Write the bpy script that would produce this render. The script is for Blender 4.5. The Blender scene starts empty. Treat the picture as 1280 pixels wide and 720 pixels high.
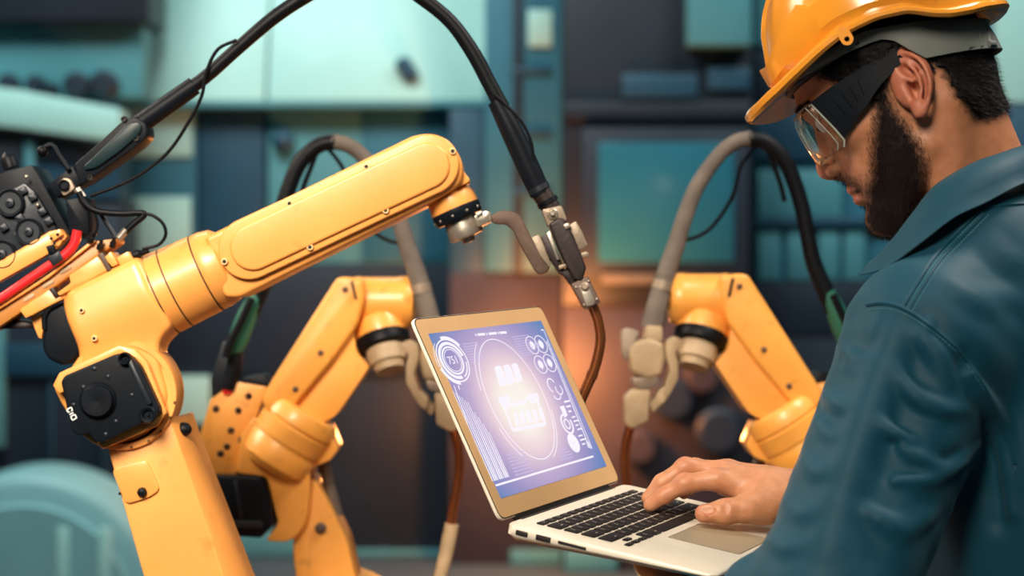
import bpy, bmesh, math, random
import numpy as np
from mathutils import Vector, Matrix, Euler
from mathutils.bvhtree import BVHTree
random.seed(7); np.random.seed(7)
C = bpy.context.scene.collection
SC = bpy.context.scene
PI = math.pi

# ---------------------------------------------------------------- camera, world, lights
F = 2500.0          # focal length in pixels of a 1280 px wide frame
CZ = 1.45           # camera height
cam_d = bpy.data.cameras.new('camera'); cam = bpy.data.objects.new('camera', cam_d); C.objects.link(cam)
cam.location = (0, 0, CZ); cam.rotation_euler = (PI/2, 0, 0)
cam_d.sensor_width = 36; cam_d.lens = 36*F/1280; cam_d.clip_start = .05; cam_d.clip_end = 60
cam_d.dof.use_dof = True; cam_d.dof.focus_distance = 2.11
cam_d.dof.aperture_fstop = (cam_d.lens/1000)/.0165
SC.camera = cam

W = bpy.data.worlds.new('hall_ambience'); SC.world = W; W.use_nodes = True
W.node_tree.nodes['Background'].inputs[0].default_value = (.10, .30, .40, 1)
W.node_tree.nodes['Background'].inputs[1].default_value = .13

def area(name, loc, target, size, power, col, sy=None, spread=180):
    d = bpy.data.lights.new(name, 'AREA'); d.energy = power; d.color = col; d.size = size; d.spread = math.radians(spread)
    if sy: d.shape = 'RECTANGLE'; d.size_y = sy
    o = bpy.data.objects.new(name, d); C.objects.link(o); o.location = loc
    o.rotation_euler = (Vector(target)-Vector(loc)).to_track_quat('-Z', 'Y').to_euler(); return o
area('hall_lamp_front', (-.8, -.1, 2.9), (-.38, 2.36, 1.33), 1.0, 17, (1, .86, .70), spread=48)
area('hall_lamp_left', (-2.3, 2.9, 3.0), (-.5, 2.7, 1.3), 1.0, 13, (1, .86, .70), spread=70)
area('hall_lamp_right', (1.25, 2.2, 3.3), (.45, 2.0, 1.40), .7, 52, (1, .90, .80))
area('hall_lamp_front_right', (.9, -.4, 2.5), (.45, 2.6, 1.3), 1.2, 1.5, (1, .9, .8))
area('hall_lamp_far', (-2.2, 7.2, 6.5), (-1.0, 11.0, 1.6), 3.5, 380, (.86, 1, .97), 2)
area('hall_lamp_far_right', (3.2, 7.6, 6.0), (2.2, 10.8, 1.6), 2.0, 150, (.82, 1, 1), 1.5)
def lamp(name, loc, power, col, r):
    d = bpy.data.lights.new(name, 'POINT'); d.energy = power; d.color = col; d.shadow_soft_size = r
    o = bpy.data.objects.new(name, d); C.objects.link(o); o.location = loc
lamp('added_torch_glow', ((712-640)/F*2.46, 2.46, CZ-(520-360)/F*2.46), .55, (1, .42, .14), .03)  # added warm light at the torch tip, unseen; no arc is modelled
lamp('added_amber_glow', ((665-640)/F*9.75, 9.75, CZ-(450-360)/F*9.75), 125, (1, .33, .09), .08)  # added light without a fixture, throws an orange glow on the rear panels
SC.view_settings.view_transform = 'Standard'; SC.view_settings.look = 'None'
SC.view_settings.exposure = 0; SC.view_settings.gamma = 1; SC.view_settings.use_curve_mapping = False

# ---------------------------------------------------------------- helpers
def P(px, py, d):
    return Vector(((px-640)/F*d, d, CZ-(py-360)/F*d))
def lin(c):
    if isinstance(c, str): c = tuple(int(c[i:i+2], 16)/255 for i in (0, 2, 4))
    return tuple(x/12.92 if x <= .04045 else ((x+.055)/1.055)**2.4 for x in c)
def mat(name, col, rough=.5, metal=0., var=.12, scale=14., bump=0., bscale=None, coat=0., spec=.5, dirt=None, dirt_amt=.3):
    m = bpy.data.materials.new(name); m.use_nodes = True
    nt = m.node_tree; N = nt.nodes; L = nt.links; b = N['Principled BSDF']
    c = lin(col); tc = N.new('ShaderNodeTexCoord')
    nz = N.new('ShaderNodeTexNoise'); nz.inputs['Scale'].default_value = scale; nz.inputs['Detail'].default_value = 6
    L.new(tc.outputs['Object'], nz.inputs['Vector'])
    r = N.new('ShaderNodeValToRGB'); r.color_ramp.elements[0].position = .3; r.color_ramp.elements[1].position = .7
    r.color_ramp.elements[0].color = tuple(x*(1-var) for x in c)+(1,)
    r.color_ramp.elements[1].color = tuple(min(1, x*(1+var*.6)) for x in c)+(1,)
    L.new(nz.outputs['Fac'], r.inputs['Fac']); out = r.outputs['Color']
    if dirt:
        n2 = N.new('ShaderNodeTexNoise'); n2.inputs['Scale'].default_value = scale*4.3; n2.inputs['Detail'].default_value = 8
        L.new(tc.outputs['Object'], n2.inputs['Vector'])
        r2 = N.new('ShaderNodeValToRGB'); r2.color_ramp.elements[0].position = .60; r2.color_ramp.elements[1].position = .80
        r2.color_ramp.elements[0].color = (0, 0, 0, 1); r2.color_ramp.elements[1].color = (dirt_amt,)*3+(1,)
        L.new(n2.outputs['Fac'], r2.inputs['Fac'])
        mx = N.new('ShaderNodeMixRGB'); mx.inputs[2].default_value = lin(dirt)+(1,)
        L.new(r2.outputs['Color'], mx.inputs[0]); L.new(out, mx.inputs[1]); out = mx.outputs[0]
    L.new(out, b.inputs['Base Color'])
    b.inputs['Roughness'].default_value = rough; b.inputs['Metallic'].default_value = metal
    b.inputs['Coat Weight'].default_value = coat; b.inputs['Coat Roughness'].default_value = .15
    b.inputs['Specular IOR Level'].default_value = spec
    if bump:
        n3 = N.new('ShaderNodeTexNoise'); n3.inputs['Scale'].default_value = bscale or scale*8; n3.inputs['Detail'].default_value = 5
        L.new(tc.outputs['Object'], n3.inputs['Vector'])
        bp = N.new('ShaderNodeBump'); bp.inputs['Strength'].default_value = bump; bp.inputs['Distance'].default_value = .004
        L.new(n3.outputs['Fac'], bp.inputs['Height']); L.new(bp.outputs['Normal'], b.inputs['Normal'])
    return m
def emit(name, col, s=1.):
    m = bpy.data.materials.new(name); m.use_nodes = True; nt = m.node_tree
    b = nt.nodes['Principled BSDF']; b.inputs['Base Color'].default_value = (0, 0, 0, 1); b.inputs['Roughness'].default_value = .6
    b.inputs['Specular IOR Level'].default_value = 0
    b.inputs['Emission Color'].default_value = lin(col)+(1,); b.inputs['Emission Strength'].default_value = s
    return m

WM = {}
def wm(o):
    m = Matrix.Identity(4)
    while o is not None:
        m = WM.get(o.name, Matrix.Identity(4)) @ m; o = o.parent
    return m
def put(o, M):
    o.matrix_world = M; WM[o.name] = M.copy()
def tag(o, label=None, cat=None, group=None, kind=None):
    if label: o['label'] = label
    if cat: o['category'] = cat
    if group: o['group'] = group
    if kind: o['kind'] = kind
    return o
def thing(name, label, cat, loc, group=None, M=None):
    o = bpy.data.objects.new(name, None); C.objects.link(o); o.empty_display_size = .05
    put(o, M if M is not None else Matrix.Translation(Vector(loc)))
    return tag(o, label, cat, group)
def rounded(pts, r, n=4):
    """round the corners of a 2D polygon; r a number or list"""
    out = []; k = len(pts)
    for i in range(k):
        p0, p, p1 = Vector(pts[i-1]), Vector(pts[i]), Vector(pts[(i+1) % k])
        rr = r[i] if isinstance(r, (list, tuple)) else r
        a = (p0-p); b = (p1-p); la, lb = a.length, b.length
        t = min(rr, la*.48, lb*.48)
        if t < 1e-6: out.append(tuple(p)); continue
        a = p+a/la*t; b = p+b/lb*t
        for j in range(n+1):
            s = j/n; out.append(tuple((1-s)**2*a+2*s*(1-s)*p+s*s*b))
    return out
def spline(pts, n=8):
    """Catmull-Rom through the points (any dimension)"""
    A = [np.array(p, float) for p in pts]; A = [2*A[0]-A[1]]+A+[2*A[-1]-A[-2]]; out = []
    for i in range(1, len(A)-2):
        for j in range(n):
            t = j/n
            out.append(.5*((2*A[i])+(-A[i-1]+A[i+1])*t+(2*A[i-1]-5*A[i]+4*A[i+1]-A[i+2])*t*t+(-A[i-1]+3*A[i]-3*A[i+1]+A[i+2])*t**3))
    out.append(A[-2]); return out

class G:
    """collects shapes; build() links them as one mesh object"""
    def __init__(s): s.bm = bmesh.new()
    def ring(s, pts): return [s.bm.verts.new(p) for p in pts]
    def face(s, vs):
        try: return s.bm.faces.new(vs)
        except ValueError: return None
    def loft(s, rings, caps=True, closed=True):
        R = [s.ring(r) for r in rings]; n = len(R[0])
        for a, b in zip(R, R[1:]):
            for i in range(n if closed else n-1):
                j = (i+1) % n; s.face([a[i], a[j], b[j], b[i]])
        if caps and closed: s.face(R[0][::-1]); s.face(R[-1])
        return s
    def prism(s, px, d0, t, round=0, n=4, back=None, ref=None):
        """outline in photo pixels at depth d0 (real size there), extruded t metres straight back"""
        q = rounded(px, round, n) if round else px
        ref = ref or d0
        a = [P(x, y, ref) for x, y in q]
        for p in a: p.y = d0
        bq = (rounded(back, round, n) if round else back) if back else q
        b = [P(x, y, ref) for x, y in bq]
        for p in b: p.y = d0+t
        return s.loft([a, b])
    def lathe(s, p0, axis, prof, n=28, caps=True):
        p0 = Vector(p0); ax = Vector(axis).normalized()
        e = ax.orthogonal().normalized(); f = ax.cross(e)
        return s.loft([[p0+ax*t+(e*math.cos(2*PI*i/n)+f*math.sin(2*PI*i/n))*max(r, 1e-5) for i in range(n)] for t, r in prof], caps)
    def cyl(s, p0, p1, r0, r1=None, n=20):
        p0 = Vector(p0); p1 = Vector(p1)
        return s.lathe(p0, p1-p0, [(0, r0), ((p1-p0).length, r0 if r1 is None else r1)], n)
    def disc(s, px, py, d, r, t, n=20):
        p = P(px, py, d); return s.cyl(p, p+Vector((0, t, 0)), r, n=n)
    def tube(s, pts, r, n=10, sm=8, caps=True):
        Q = [Vector(p) for p in (spline(pts, sm) if sm else pts)]
        if isinstance(r, (list, tuple)):
            R = [float(x[0]) for x in spline([(x,) for x in r], sm)] if sm else list(r)
        else: R = [r]*len(Q)
        up = None; rings = []
        for i, p in enumerate(Q):
            t = (Q[min(i+1, len(Q)-1)]-Q[max(i-1, 0)]).normalized()
            if up is None: up = t.orthogonal().normalized()
            up = (up-t*up.dot(t)); up = up.normalized() if up.length > 1e-6 else t.orthogonal().normalized()
            w = t.cross(up)
            rings.append([p+(up*math.cos(2*PI*k/n)+w*math.sin(2*PI*k/n))*R[i] for k in range(n)])
        return s.loft(rings, caps)
    def box(s, c, sz, M=None):
        c = Vector(c); h = Vector(sz)/2; v = []
        for z in (-1, 1):
            for x, y in ((-1, -1), (1, -1), (1, 1), (-1, 1)):
                q = Vector((x*h.x, y*h.y, z*h.z)); v.append(s.bm.verts.new(c+(M @ q if M else q)))
        for f in ((3, 2, 1, 0), (4, 5, 6, 7), (0, 1, 5, 4), (1, 2, 6, 5), (2, 3, 7, 6), (3, 0, 4, 7)): s.face([v[i] for i in f])
        return s
    def ball(s, c, r, M=None, n=20, m=12):
        c = Vector(c); r = Vector((r, r, r)) if isinstance(r, (int, float)) else Vector(r); rings = []
        for j in range(m+1):
            a = PI*j/m; a = min(max(a, .02), PI-.02)
            ring = []
            for i in range(n):
                q = Vector((math.sin(a)*math.cos(2*PI*i/n)*r.x, math.sin(a)*math.sin(2*PI*i/n)*r.y, math.cos(a)*r.z))
                ring.append(c+(M @ q if M else q))
            rings.append(ring)
        return s.loft(rings)
    def build(s, name, m, parent=None, bev=0, seg=2, sharp=38, local=False, label=None):
        bm = s.bm
        bmesh.ops.recalc_face_normals(bm, faces=bm.faces)
        if bev:
            ed = [e for e in bm.edges if len(e.link_faces) == 2 and e.calc_face_angle(0) > math.radians(32)]
            bmesh.ops.bevel(bm, geom=ed, offset=bev, segments=seg, profile=.5, affect='EDGES', clamp_overlap=True)
        if parent is not None and not local: bmesh.ops.transform(bm, matrix=wm(parent).inverted(), verts=bm.verts)
        me = bpy.data.meshes.new(name); bm.to_mesh(me); bm.free()
        for p in me.polygons: p.use_smooth = True
        me.set_sharp_from_angle(angle=math.radians(sharp))
        o = bpy.data.objects.new(name, me); C.objects.link(o)
        if m: me.materials.append(m)
        if parent is not None: o.parent = parent
        if label: o['label'] = label
        return o

# ---------------------------------------------------------------- materials
MT = {}
def M_(k, *a, **kw): MT[k] = mat(k, *a, **kw)
M_('robot_paint', 'efa250', .42, var=.10, scale=9, coat=.25, dirt='8a5420', dirt_amt=.35, bump=.05)
M_('robot_paint_rear', 'f2a648', .42, var=.12, scale=9, coat=.2, dirt='7d4a1c', dirt_amt=.5, bump=.06)
M_('black_plastic', '10151c', .42, var=.25, scale=22, bump=.03, spec=.12)
M_('black_rubber', '0c0f14', .45, var=.25, scale=30, bump=.05, spec=.14)
M_('dark_metal', '1e252d', .4, .25, var=.2, scale=25, bump=.04)
M_('green_black', '12282d', .35, var=.2, scale=20, coat=.08, spec=.2)
M_('steel', 'b3aa9c', .36, .75, var=.15, scale=30, bump=.1)
M_('worn_steel', '9a8a78', .5, .45, var=.25, scale=40, bump=.12, dirt='5a4636', dirt_amt=.5)
M_('rust_iron', '5d4a40', .6, .3, var=.25, scale=40, bump=.14, dirt='4a3527', dirt_amt=.5)
M_('dark_iron', '2b2120', .5, .35, var=.25, scale=30, bump=.08)
M_('copper', 'b5693c', .22, .85, var=.15, scale=30, coat=.5)
M_('red_hose', 'e0242a', .35, var=.1, scale=20, coat=.3)
M_('screw', '2c2a28', .35, .7, var=.2, scale=50)
M_('screw_seat', 'e6c48a', .45, var=.1, scale=50)
M_('ivory', 'b39a78', .55, var=.2, scale=25, bump=.2, dirt='8a7354', dirt_amt=.5)
M_('canvas_hose', '6b6158', .75, var=.3, scale=25, bump=.5)
M_('white_paint', 'eef2f2', .5, var=.05)
M_('green_hose', '1f6a55', .45, var=.2, scale=20)
M_('pale_teal', 'a9d6ce', .45, var=.06, scale=2.5, dirt='7fb0ac', dirt_amt=.3)
M_('mid_teal', '529099', .5, var=.15, scale=2.5)
M_('blue_teal', '2f6b80', .5, var=.15, scale=2.5)
M_('deep_blue', '1f475e', .5, var=.15, scale=2.5)
M_('navy', '1a2737', .55, var=.2, scale=3)
M_('near_black', '18202c', .5, var=.2, scale=3)
M_('panel_glass', '2c6c7e', .18, var=.1, scale=2)
M_('warm_grey', '8d8579', .6, var=.15, scale=3)
M_('dull_plum', '352d35', .6, var=.25, scale=3)
M_('tank_teal', '86b5b8', .45, var=.1, scale=2)
M_('seam_dark', '3a2712', .6)
M_('concrete', '3f4d55', .6, var=.2, scale=1.2, bump=.1)
M_('wall_paint', '2f5564', .8, var=.12, scale=.8)

# ---------------------------------------------------------------- distance-field modelling tools
def cap(p, a, b, ra, rb=None):
    a = np.asarray(a, np.float32); b = np.asarray(b, np.float32); rb = ra if rb is None else rb
    pa = p-a; ba = b-a; h = np.clip(pa@ba/(ba@ba), 0, 1)
    return np.linalg.norm(pa-h[:, None]*ba, axis=1)-(ra+(rb-ra)*h)
def chain(p, pts, rs, k=.0):
    d = None
    for i in range(len(pts)-1):
        c = cap(p, pts[i], pts[i+1], rs[i], rs[i+1]); d = c if d is None else (np.minimum(d, c) if not k else smin(d, c, k))
    return d
def ell(p, c, r, M=None):
    q = p-np.asarray(c, np.float32)
    if M is not None: q = q@np.asarray(M, np.float32)
    r = np.asarray(r, np.float32); k0 = np.linalg.norm(q/r, axis=1); k1 = np.linalg.norm(q/(r*r), axis=1)
    return k0*(k0-1)/np.maximum(k1, 1e-6)
def smin(a, b, k):
    h = np.clip(.5+.5*(b-a)/k, 0, 1); return b*(1-h)+a*h-k*h*(1-h)
def smax(a, b, k): return -smin(-a, -b, k)
def nets(fn, lo, hi, h, slack=2.2, smooth=1):
    """surface nets: the zero level of fn as (vertices, quads)"""
    lo = np.array(lo, float); nb = np.ceil((np.array(hi)-lo)/(4*h)).astype(int)
    ax = [lo[i]+(np.arange(nb[i])*4+1.5)*h for i in range(3)]
    Q = np.stack(np.meshgrid(*ax, indexing='ij'), -1).reshape(-1, 3).astype(np.float32)
    dc = np.concatenate([fn(q) for q in np.array_split(Q, max(1, len(Q)//200000))]).reshape(nb)
    D = dc.repeat(4, 0).repeat(4, 1).repeat(4, 2).astype(np.float32)
    act = (np.abs(dc) < 4*h*slack); A = act.repeat(4, 0).repeat(4, 1).repeat(4, 2)
    I = np.argwhere(A); Q = (lo+I*h).astype(np.float32)
    D[A] = np.concatenate([fn(q) for q in np.array_split(Q, max(1, len(Q)//200000))])
    S = D < 0; n = np.array(D.shape)
    cnt = np.zeros(n-1, np.int8)
    offs = [(i, j, k) for i in (0, 1) for j in (0, 1) for k in (0, 1)]
    for o in offs: cnt += S[o[0]:n[0]-1+o[0], o[1]:n[1]-1+o[1], o[2]:n[2]-1+o[2]]
    cells = np.argwhere((cnt > 0) & (cnt < 8)); idx = -np.ones(n-1, np.int32); idx[tuple(cells.T)] = np.arange(len(cells))
    acc = np.zeros((len(cells), 3)); num = np.zeros(len(cells))
    for a in offs:
        for ax_ in range(3):
            if a[ax_]: continue
            b = list(a); b[ax_] = 1; a_ = np.array(a); b_ = np.array(b)
            da = D[tuple((cells+a_).T)]; db = D[tuple((cells+b_).T)]; m = (da < 0) != (db < 0)
            t = np.where(m, da/np.where(m, da-db, 1), 0)
            acc += np.where(m[:, None], a_+(b_-a_)*t[:, None], 0); num += m
    V = lo+(cells+acc/num[:, None])*h
    quads = []
    for ax_ in range(3):
        u, w = (ax_+1) % 3, (ax_+2) % 3
        sl0 = [slice(0, None)]*3; sl1 = [slice(0, None)]*3; sl0[ax_] = slice(0, -1); sl1[ax_] = slice(1, None)
        E = np.argwhere(S[tuple(sl0)] != S[tuple(sl1)])
        E = E[(E[:, u] > 0) & (E[:, w] > 0) & (E[:, u] < n[u]-1) & (E[:, w] < n[w]-1)]
        f = S[tuple(E.T)]; eu = np.zeros(3, int); eu[u] = 1; ew = np.zeros(3, int); ew[w] = 1
        q = np.stack([idx[tuple((E-eu-ew).T)], idx[tuple((E-ew).T)], idx[tuple(E.T)], idx[tuple((E-eu).T)]], 1)
        q[~f] = q[~f][:, ::-1]; quads.append(q)
    Fq = np.concatenate(quads); Fq = Fq[(Fq >= 0).all(1)]
    for _ in range(smooth):
        s = np.zeros_like(V); c = np.zeros(len(V))
        for i in range(4):
            a, b = Fq[:, i], Fq[:, (i+1) % 4]
            np.add.at(s, a, V[b]); np.add.at(c, a, 1)
        V = V*.4+s/np.maximum(c, 1)[:, None]*.6
    return V, Fq
def npmesh(name, V, Fq, m, parent=None, origin=None):
    me = bpy.data.meshes.new(name); me.from_pydata((V-np.array(origin if origin is not None else (0, 0, 0))).tolist(), [], Fq.tolist())
    me.polygons.foreach_set('use_smooth', [True]*len(me.polygons)); me.materials.append(m); me.update()
    o = bpy.data.objects.new(name, me); C.objects.link(o)
    if parent is not None: o.parent = parent
    return o
def poly_sd(x, z, poly):
    """signed distance to a polygon, negative inside"""
    d = np.full(x.shape, 1e9); ins = np.zeros(x.shape, bool)
    for (ax, az), (bx, bz) in zip(poly, poly[1:]+poly[:1]):
        ex, ez = bx-ax, bz-az; wx, wz = x-ax, z-az
        t = np.clip((wx*ex+wz*ez)/(ex*ex+ez*ez), 0, 1)
        d = np.minimum(d, (wx-ex*t)**2+(wz-ez*t)**2)
        c = (az > z) != (bz > z)
        ins ^= c & (x < (bx-ax)*(z-az)/(bz-az+1e-12)+ax)
    return np.where(ins, -1, 1)*np.sqrt(d)

# ---------------------------------------------------------------- the hall
K = 1.7     # the machines stand well behind the robots
def struct(name, g, m, **k): return tag(g.build(name, m, **k), kind='structure')
struct('floor', G().box((0, 6, -.05), (18, 20, .1)), MT['concrete'])
struct('wall_back', G().box((0, 14.1, 3), (18, .2, 6)), MT['wall_paint'])
struct('wall_left', G().box((-8.9, 6, 3), (.2, 20, 6)), MT['wall_paint'])
struct('wall_right', G().box((8.9, 6, 3), (.2, 20, 6)), MT['wall_paint'])

def S(px, d): return px/F*d
def slab(name, m, par, x0, y0, x1, y1, d, t, bev=.008, label=None):
    return G().prism([(x0, y0), (x1, y0), (x1, y1), (x0, y1)], d, t).build(name, m, par, bev=bev, label=label)
def base(px, d): return (S(px-640, d), d, 0)
def toFloor(d): return 360+CZ*F/d

# left bench machine
D = 6.0*K
b = thing('bench_machine', 'blurred teal bench machine with dark top beam and a row of dark knobs, far left', 'machine', base(40, D))
slab('top_beam', MT['near_black'], b, -160, -190, 186, 26, D-.02, .5)
slab('back_panel', MT['mid_teal'], b, -160, 20, 178, 122, D+.10, .2)
for x, y, r in ((8, 104, 13), (42, 105, 12), (62, 110, 8), (94, 106, 17), (128, 104, 17)):
    G().lathe(P(x, y, D-.03), (0, 1, 0), [(0, S(r*.7, D)), (.02, S(r, D)), (.1, S(r, D)), (.14, S(r*.6, D))]).build('knob', MT['navy'], b)
G().prism([(-160, 92), (20, 112), (150, 136), (150, 178), (20, 160), (-160, 140)], D-.08, .25).build('ledge', MT['pale_teal'], b, bev=.01)
slab('front_panel', MT['deep_blue'], b, -160, 135, 150, 250, D+.02, .3)
slab('dark_recess', MT['near_black'], b, -60, 165, 28, 262, D, .1)
G().prism([(44, 172), (112, 184), (112, 204), (44, 200)], D, .1).build('dark_recess', MT['near_black'], b, bev=.005)
slab('pale_stripe', MT['mid_teal'], b, 30, 176, 42, 300, D-.01, .1)
slab('lower_body', MT['navy'], b, -160, 250, 150, toFloor(D), D+.04, .5)
slab('front_post', MT['mid_teal'], b, -160, 405, 4, 560, D-.02, .3)
slab('blue_panel', MT['deep_blue'], b, 4, 430, 140, 470, D, .06)
for x in (-20, 62, 128): slab('drawer_edge', MT['deep_blue'], b, x, 478, x+4, 640, D+.01, .05, .003)

# big machining centre with pale hood
D = 6.35*K
b = thing('machining_center', 'blurred machining centre with big pale slanted hood above the near robot arm', 'machine', base(400, D))
def hood(px, dz_top):
    g = G(); a = [P(x, y, D) for x, y in px]
    top = min(p.z for p in a), max(p.z for p in a)
    for p in a: p.y = D-.12+(p.z-top[0])/(top[1]-top[0])*dz_top
    c = [Vector((p.x, p.y+.05, p.z)) for p in a]
    return g.loft([a, c])
hood([(186, 0), (334, -90), (334, 128), (146, 128)], .35).build('hood_panel', MT['pale_teal'], b, bev=.006)
hood([(337, -90), (640, -90), (640, 128), (337, 128)], .35).build('hood_panel', MT['pale_teal'], b, bev=.006)
for x, y in ((505, 82), (512, 92)): G().ball(P(x, y, D-.1), S(11, D)).build('hood_latch', MT['deep_blue'], b)
slab('hood_edge', MT['mid_teal'], b, 146, 126, 640, 134, D-.12, .1)
slab('left_door', MT['blue_teal'], b, 146, 130, 246, 330, D, .3)
slab('door_window', MT['pale_teal'], b, 152, 136, 240, 196, D-.02, .05)
slab('door_window', MT['pale_teal'], b, 166, 246, 238, 318, D-.02, .05)
slab('middle_door', MT['deep_blue'], b, 249, 130, 331, 330, D, .3)
slab('right_door', MT['mid_teal'], b, 335, 130, 562, 330, D+.01, .3)
slab('door_teal_strip', MT['blue_teal'], b, 452, 134, 560, 326, D, .05)  # strip of darker teal over part of the right door
G().ball(P(354, 176, D-.02), S(14, D)).build('door_handle', MT['deep_blue'], b)
slab('lower_body', MT['navy'], b, 146, 331, 640, 470, D-.02, .4)
slab('base_panel', MT['pale_teal'], b, 146, 470, 262, 530, D-.05, .3)
slab('base_panel', MT['near_black'], b, 262, 470, 640, 690, D, .3)
slab('kick_panel', MT['deep_blue'], b, 100, 530, 262, 690, D, .3)
slab('kick_panel', MT['mid_teal'], b, 258, 664, 430, toFloor(D), D-.05, .3)
slab('kick_panel', MT['mid_teal'], b, 430, 688, 636, toFloor(D), D-.04, .3)

# narrow column cabinet
D = 6.15*K
b = thing('column_cabinet', 'narrow blurred blue column cabinet with small pale window behind the torch cable', 'cabinet', base(630, D))
slab('side_panel', MT['deep_blue'], b, 562, 136, 606, 420, D+.03, .4)
slab('front_panel', MT['blue_teal'], b, 606, -150, 702, 340, D, .4)
slab('window', MT['pale_teal'], b, 660, 12, 690, 58, D-.02, .03)
for y in (84, 162, 236): slab('hinge', MT['deep_blue'], b, 640, y, 690, y+8, D-.02, .03)
slab('dark_edge', MT['navy'], b, 641, -150, 654, 340, D-.015, .03)
slab('kick_panel', MT['mid_teal'], b, 638, 688, 702, toFloor(D), D-.02, .1)
slab('lower_panel', MT['dull_plum'], b, 562, 340, 702, toFloor(D), D+.02, .4)

# dark machine with big window
D = 6.0*K
b = thing('dark_machine', 'blurred dark navy machine with a large teal window in the middle of the background', 'machine', base(825, D))
slab('body', MT['near_black'], b, 704, -150, 940, 380, D+.03, .5)
slab('window_frame', MT['navy'], b, 728, 160, 936, 345, D-.03, .08)
slab('window', MT['panel_glass'], b, 748, 178, 918, 328, D-.04, .02)
slab('display_strip', MT['deep_blue'], b, 778, 92, 872, 122, D, .05)
slab('display_strip', MT['deep_blue'], b, 885, 84, 938, 112, D, .05)
slab('dark_ledge', MT['near_black'], b, 704, 128, 940, 150, D, .1)
slab('pale_box', MT['mid_teal'], b, 860, -150, 940, 56, D-.1, .2)
slab('sill', mat('sill_grey', '6a665f', .6), b, 752, 336, 866, 354, D-.03, .05)
slab('lower_body', MT['dull_plum'], b, 704, 380, 940, toFloor(D), D+.05, .5)
slab('kick_panel', MT['mid_teal'], b, 706, 688, 772, toFloor(D), D-.02, .06)
for x, y, r in ((842, 500, 26), (880, 470, 22), (900, 540, 30), (800, 560, 22)):
    G().lathe(P(x, y, D-.05), (0, 1, 0), [(0, S(r*.8, D)), (.02, S(r, D)), (.15, S(r, D))]).build('hose_port', MT['dull_plum' if r < 25 else 'navy'], b)

# right control cabinet
D = 6.2*K
b = thing('control_cabinet', 'blurred blue control cabinet with pale panels behind the worker', 'cabinet', base(1120, D))
slab('body', MT['blue_teal'], b, 944, -150, 1420, toFloor(D), D+.04, .5)
slab('dark_panel', MT['navy'], b, 944, 60, 1040, 128, D, .08)
slab('dark_panel', MT['deep_blue'], b, 944, 130, 1040, 200, D, .08)
slab('pale_panel', MT['mid_teal'], b, 944, -150, 968, 56, D-.02, .1)
slab('pale_panel', MT['mid_teal'], b, 948, 212, 1053, 272, D, .06)
for x0, x1 in ((948, 976), (984, 1018), (1024, 1050), (1056, 1082)): slab('pale_panel', MT['mid_teal'], b, x0, 284, x1, 350, D+.01, .06)
slab('dark_ledge', MT['deep_blue'], b, 944, 272, 1110, 283, D-.02, .08)
slab('dark_ledge', MT['navy'], b, 944, 352, 1110, 420, D, .08)
slab('pale_panel', MT['pale_teal'], b, 1244, -150, 1420, 128, D-.02, .1)
slab('dark_panel', MT['deep_blue'], b, 1244, 130, 1420, 420, D-.01, .1)
slab('dark_panel', MT['navy'], b, 944, 420, 1420, 640, D+.01, .06)

# round tank
D = 5.4*K
b = thing('round_tank', 'big round pale teal tank at lower left behind the near robot', 'tank', base(60, D))
c = P(62, 745, D+.5); r = S(176, D)
G().lathe(c, (0, -1, 0), [(0, r), (.42, r), (.47, r*.97), (.5, r*.9), (.505, r*.5), (.5, 0.01)], 56).build('drum', MT['tank_teal'], b)
G().lathe(c+Vector((0, -.5, 0)), (0, -1, 0), [(0, r*.78), (.03, r*.76), (.035, r*.3)], 48).build('lid', MT['tank_teal'], b)
for x in (70, 122): slab('lid_rib', MT['pale_teal'], b, x, 660, x+16, 800, D-.045, .03, .01)
for x in (-30, 130): slab('stand_leg', MT['deep_blue'], b, x, 860, x+30, toFloor(D), D+.1, .2)
# ---------------------------------------------------------------- front robot
YP = MT['robot_paint']
def screw(par, px, py, d, r=.0046, seat=True, m=None):
    p = P(px, py, d)
    g = G()
    g.lathe(p+Vector((0, .002, 0)), (0, -1, 0), [(0, r), (.003, r), (.0042, r*.85), (.0042, r*.55), (.0015, r*.5)], 14)
    o = g.build('screw', MT['screw_seat'] if seat else MT['screw'], par)
    if seat: G().lathe(p+Vector((0, .001, 0)), (0, -1, 0), [(0, r*.58), (.0025, r*.58)], 6).build('socket', MT['screw'], o)
    return o
D = 2.36
rb = thing('welding_robot', 'nearest and largest yellow welding robot arm, at left, reaching over to the laptop', 'robot', (P(330, 0, D).x, D+.06, 0))
k = lambda px: px/F*D        # pixels to metres at the robot
# lower arm: front face, slanted right cheek
fr = [(134, 548), (214, 520), (232, 571), (285, 729), (352, 930), (250, 965), (184, 725)]
bk = [(134, 548), (226, 520), (236, 550), (305, 729), (392, 930), (250, 965), (184, 725)]
g = G()
la = []
for q, d in ((fr, D-.012), (bk, D+.02), (bk, D+.09)):
    pts = [P(x, y, D) for x, y in rounded(q, 3, 2)]
    for p in pts: p.y = d
    la.append(pts)
g.loft(la).build('lower_arm', YP, rb, bev=.004)
cp = G().prism([(139, 586), (184, 575), (200, 612), (188, 621), (157, 631)], D-.016, .01, round=9, n=5).build('cover_plate', YP, rb, bev=.0012)
G().lathe(P(178, 615, D-.015), (0, -1, 0), [(0, k(6)), (.004, k(6)), (.007, k(4.5)), (.008, k(1))], 18).build('plug', MT['black_rubber'], cp)
screw(cp, 150, 617, D-.015, .0018, False)
G().lathe(P(222, 536, D+.012), (1, -.35, -.05), [(0, k(8)), (.008, k(9)), (.013, k(8)), (.017, k(4))], 20).build('stop_bumper', MT['black_rubber'], rb)
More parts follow.
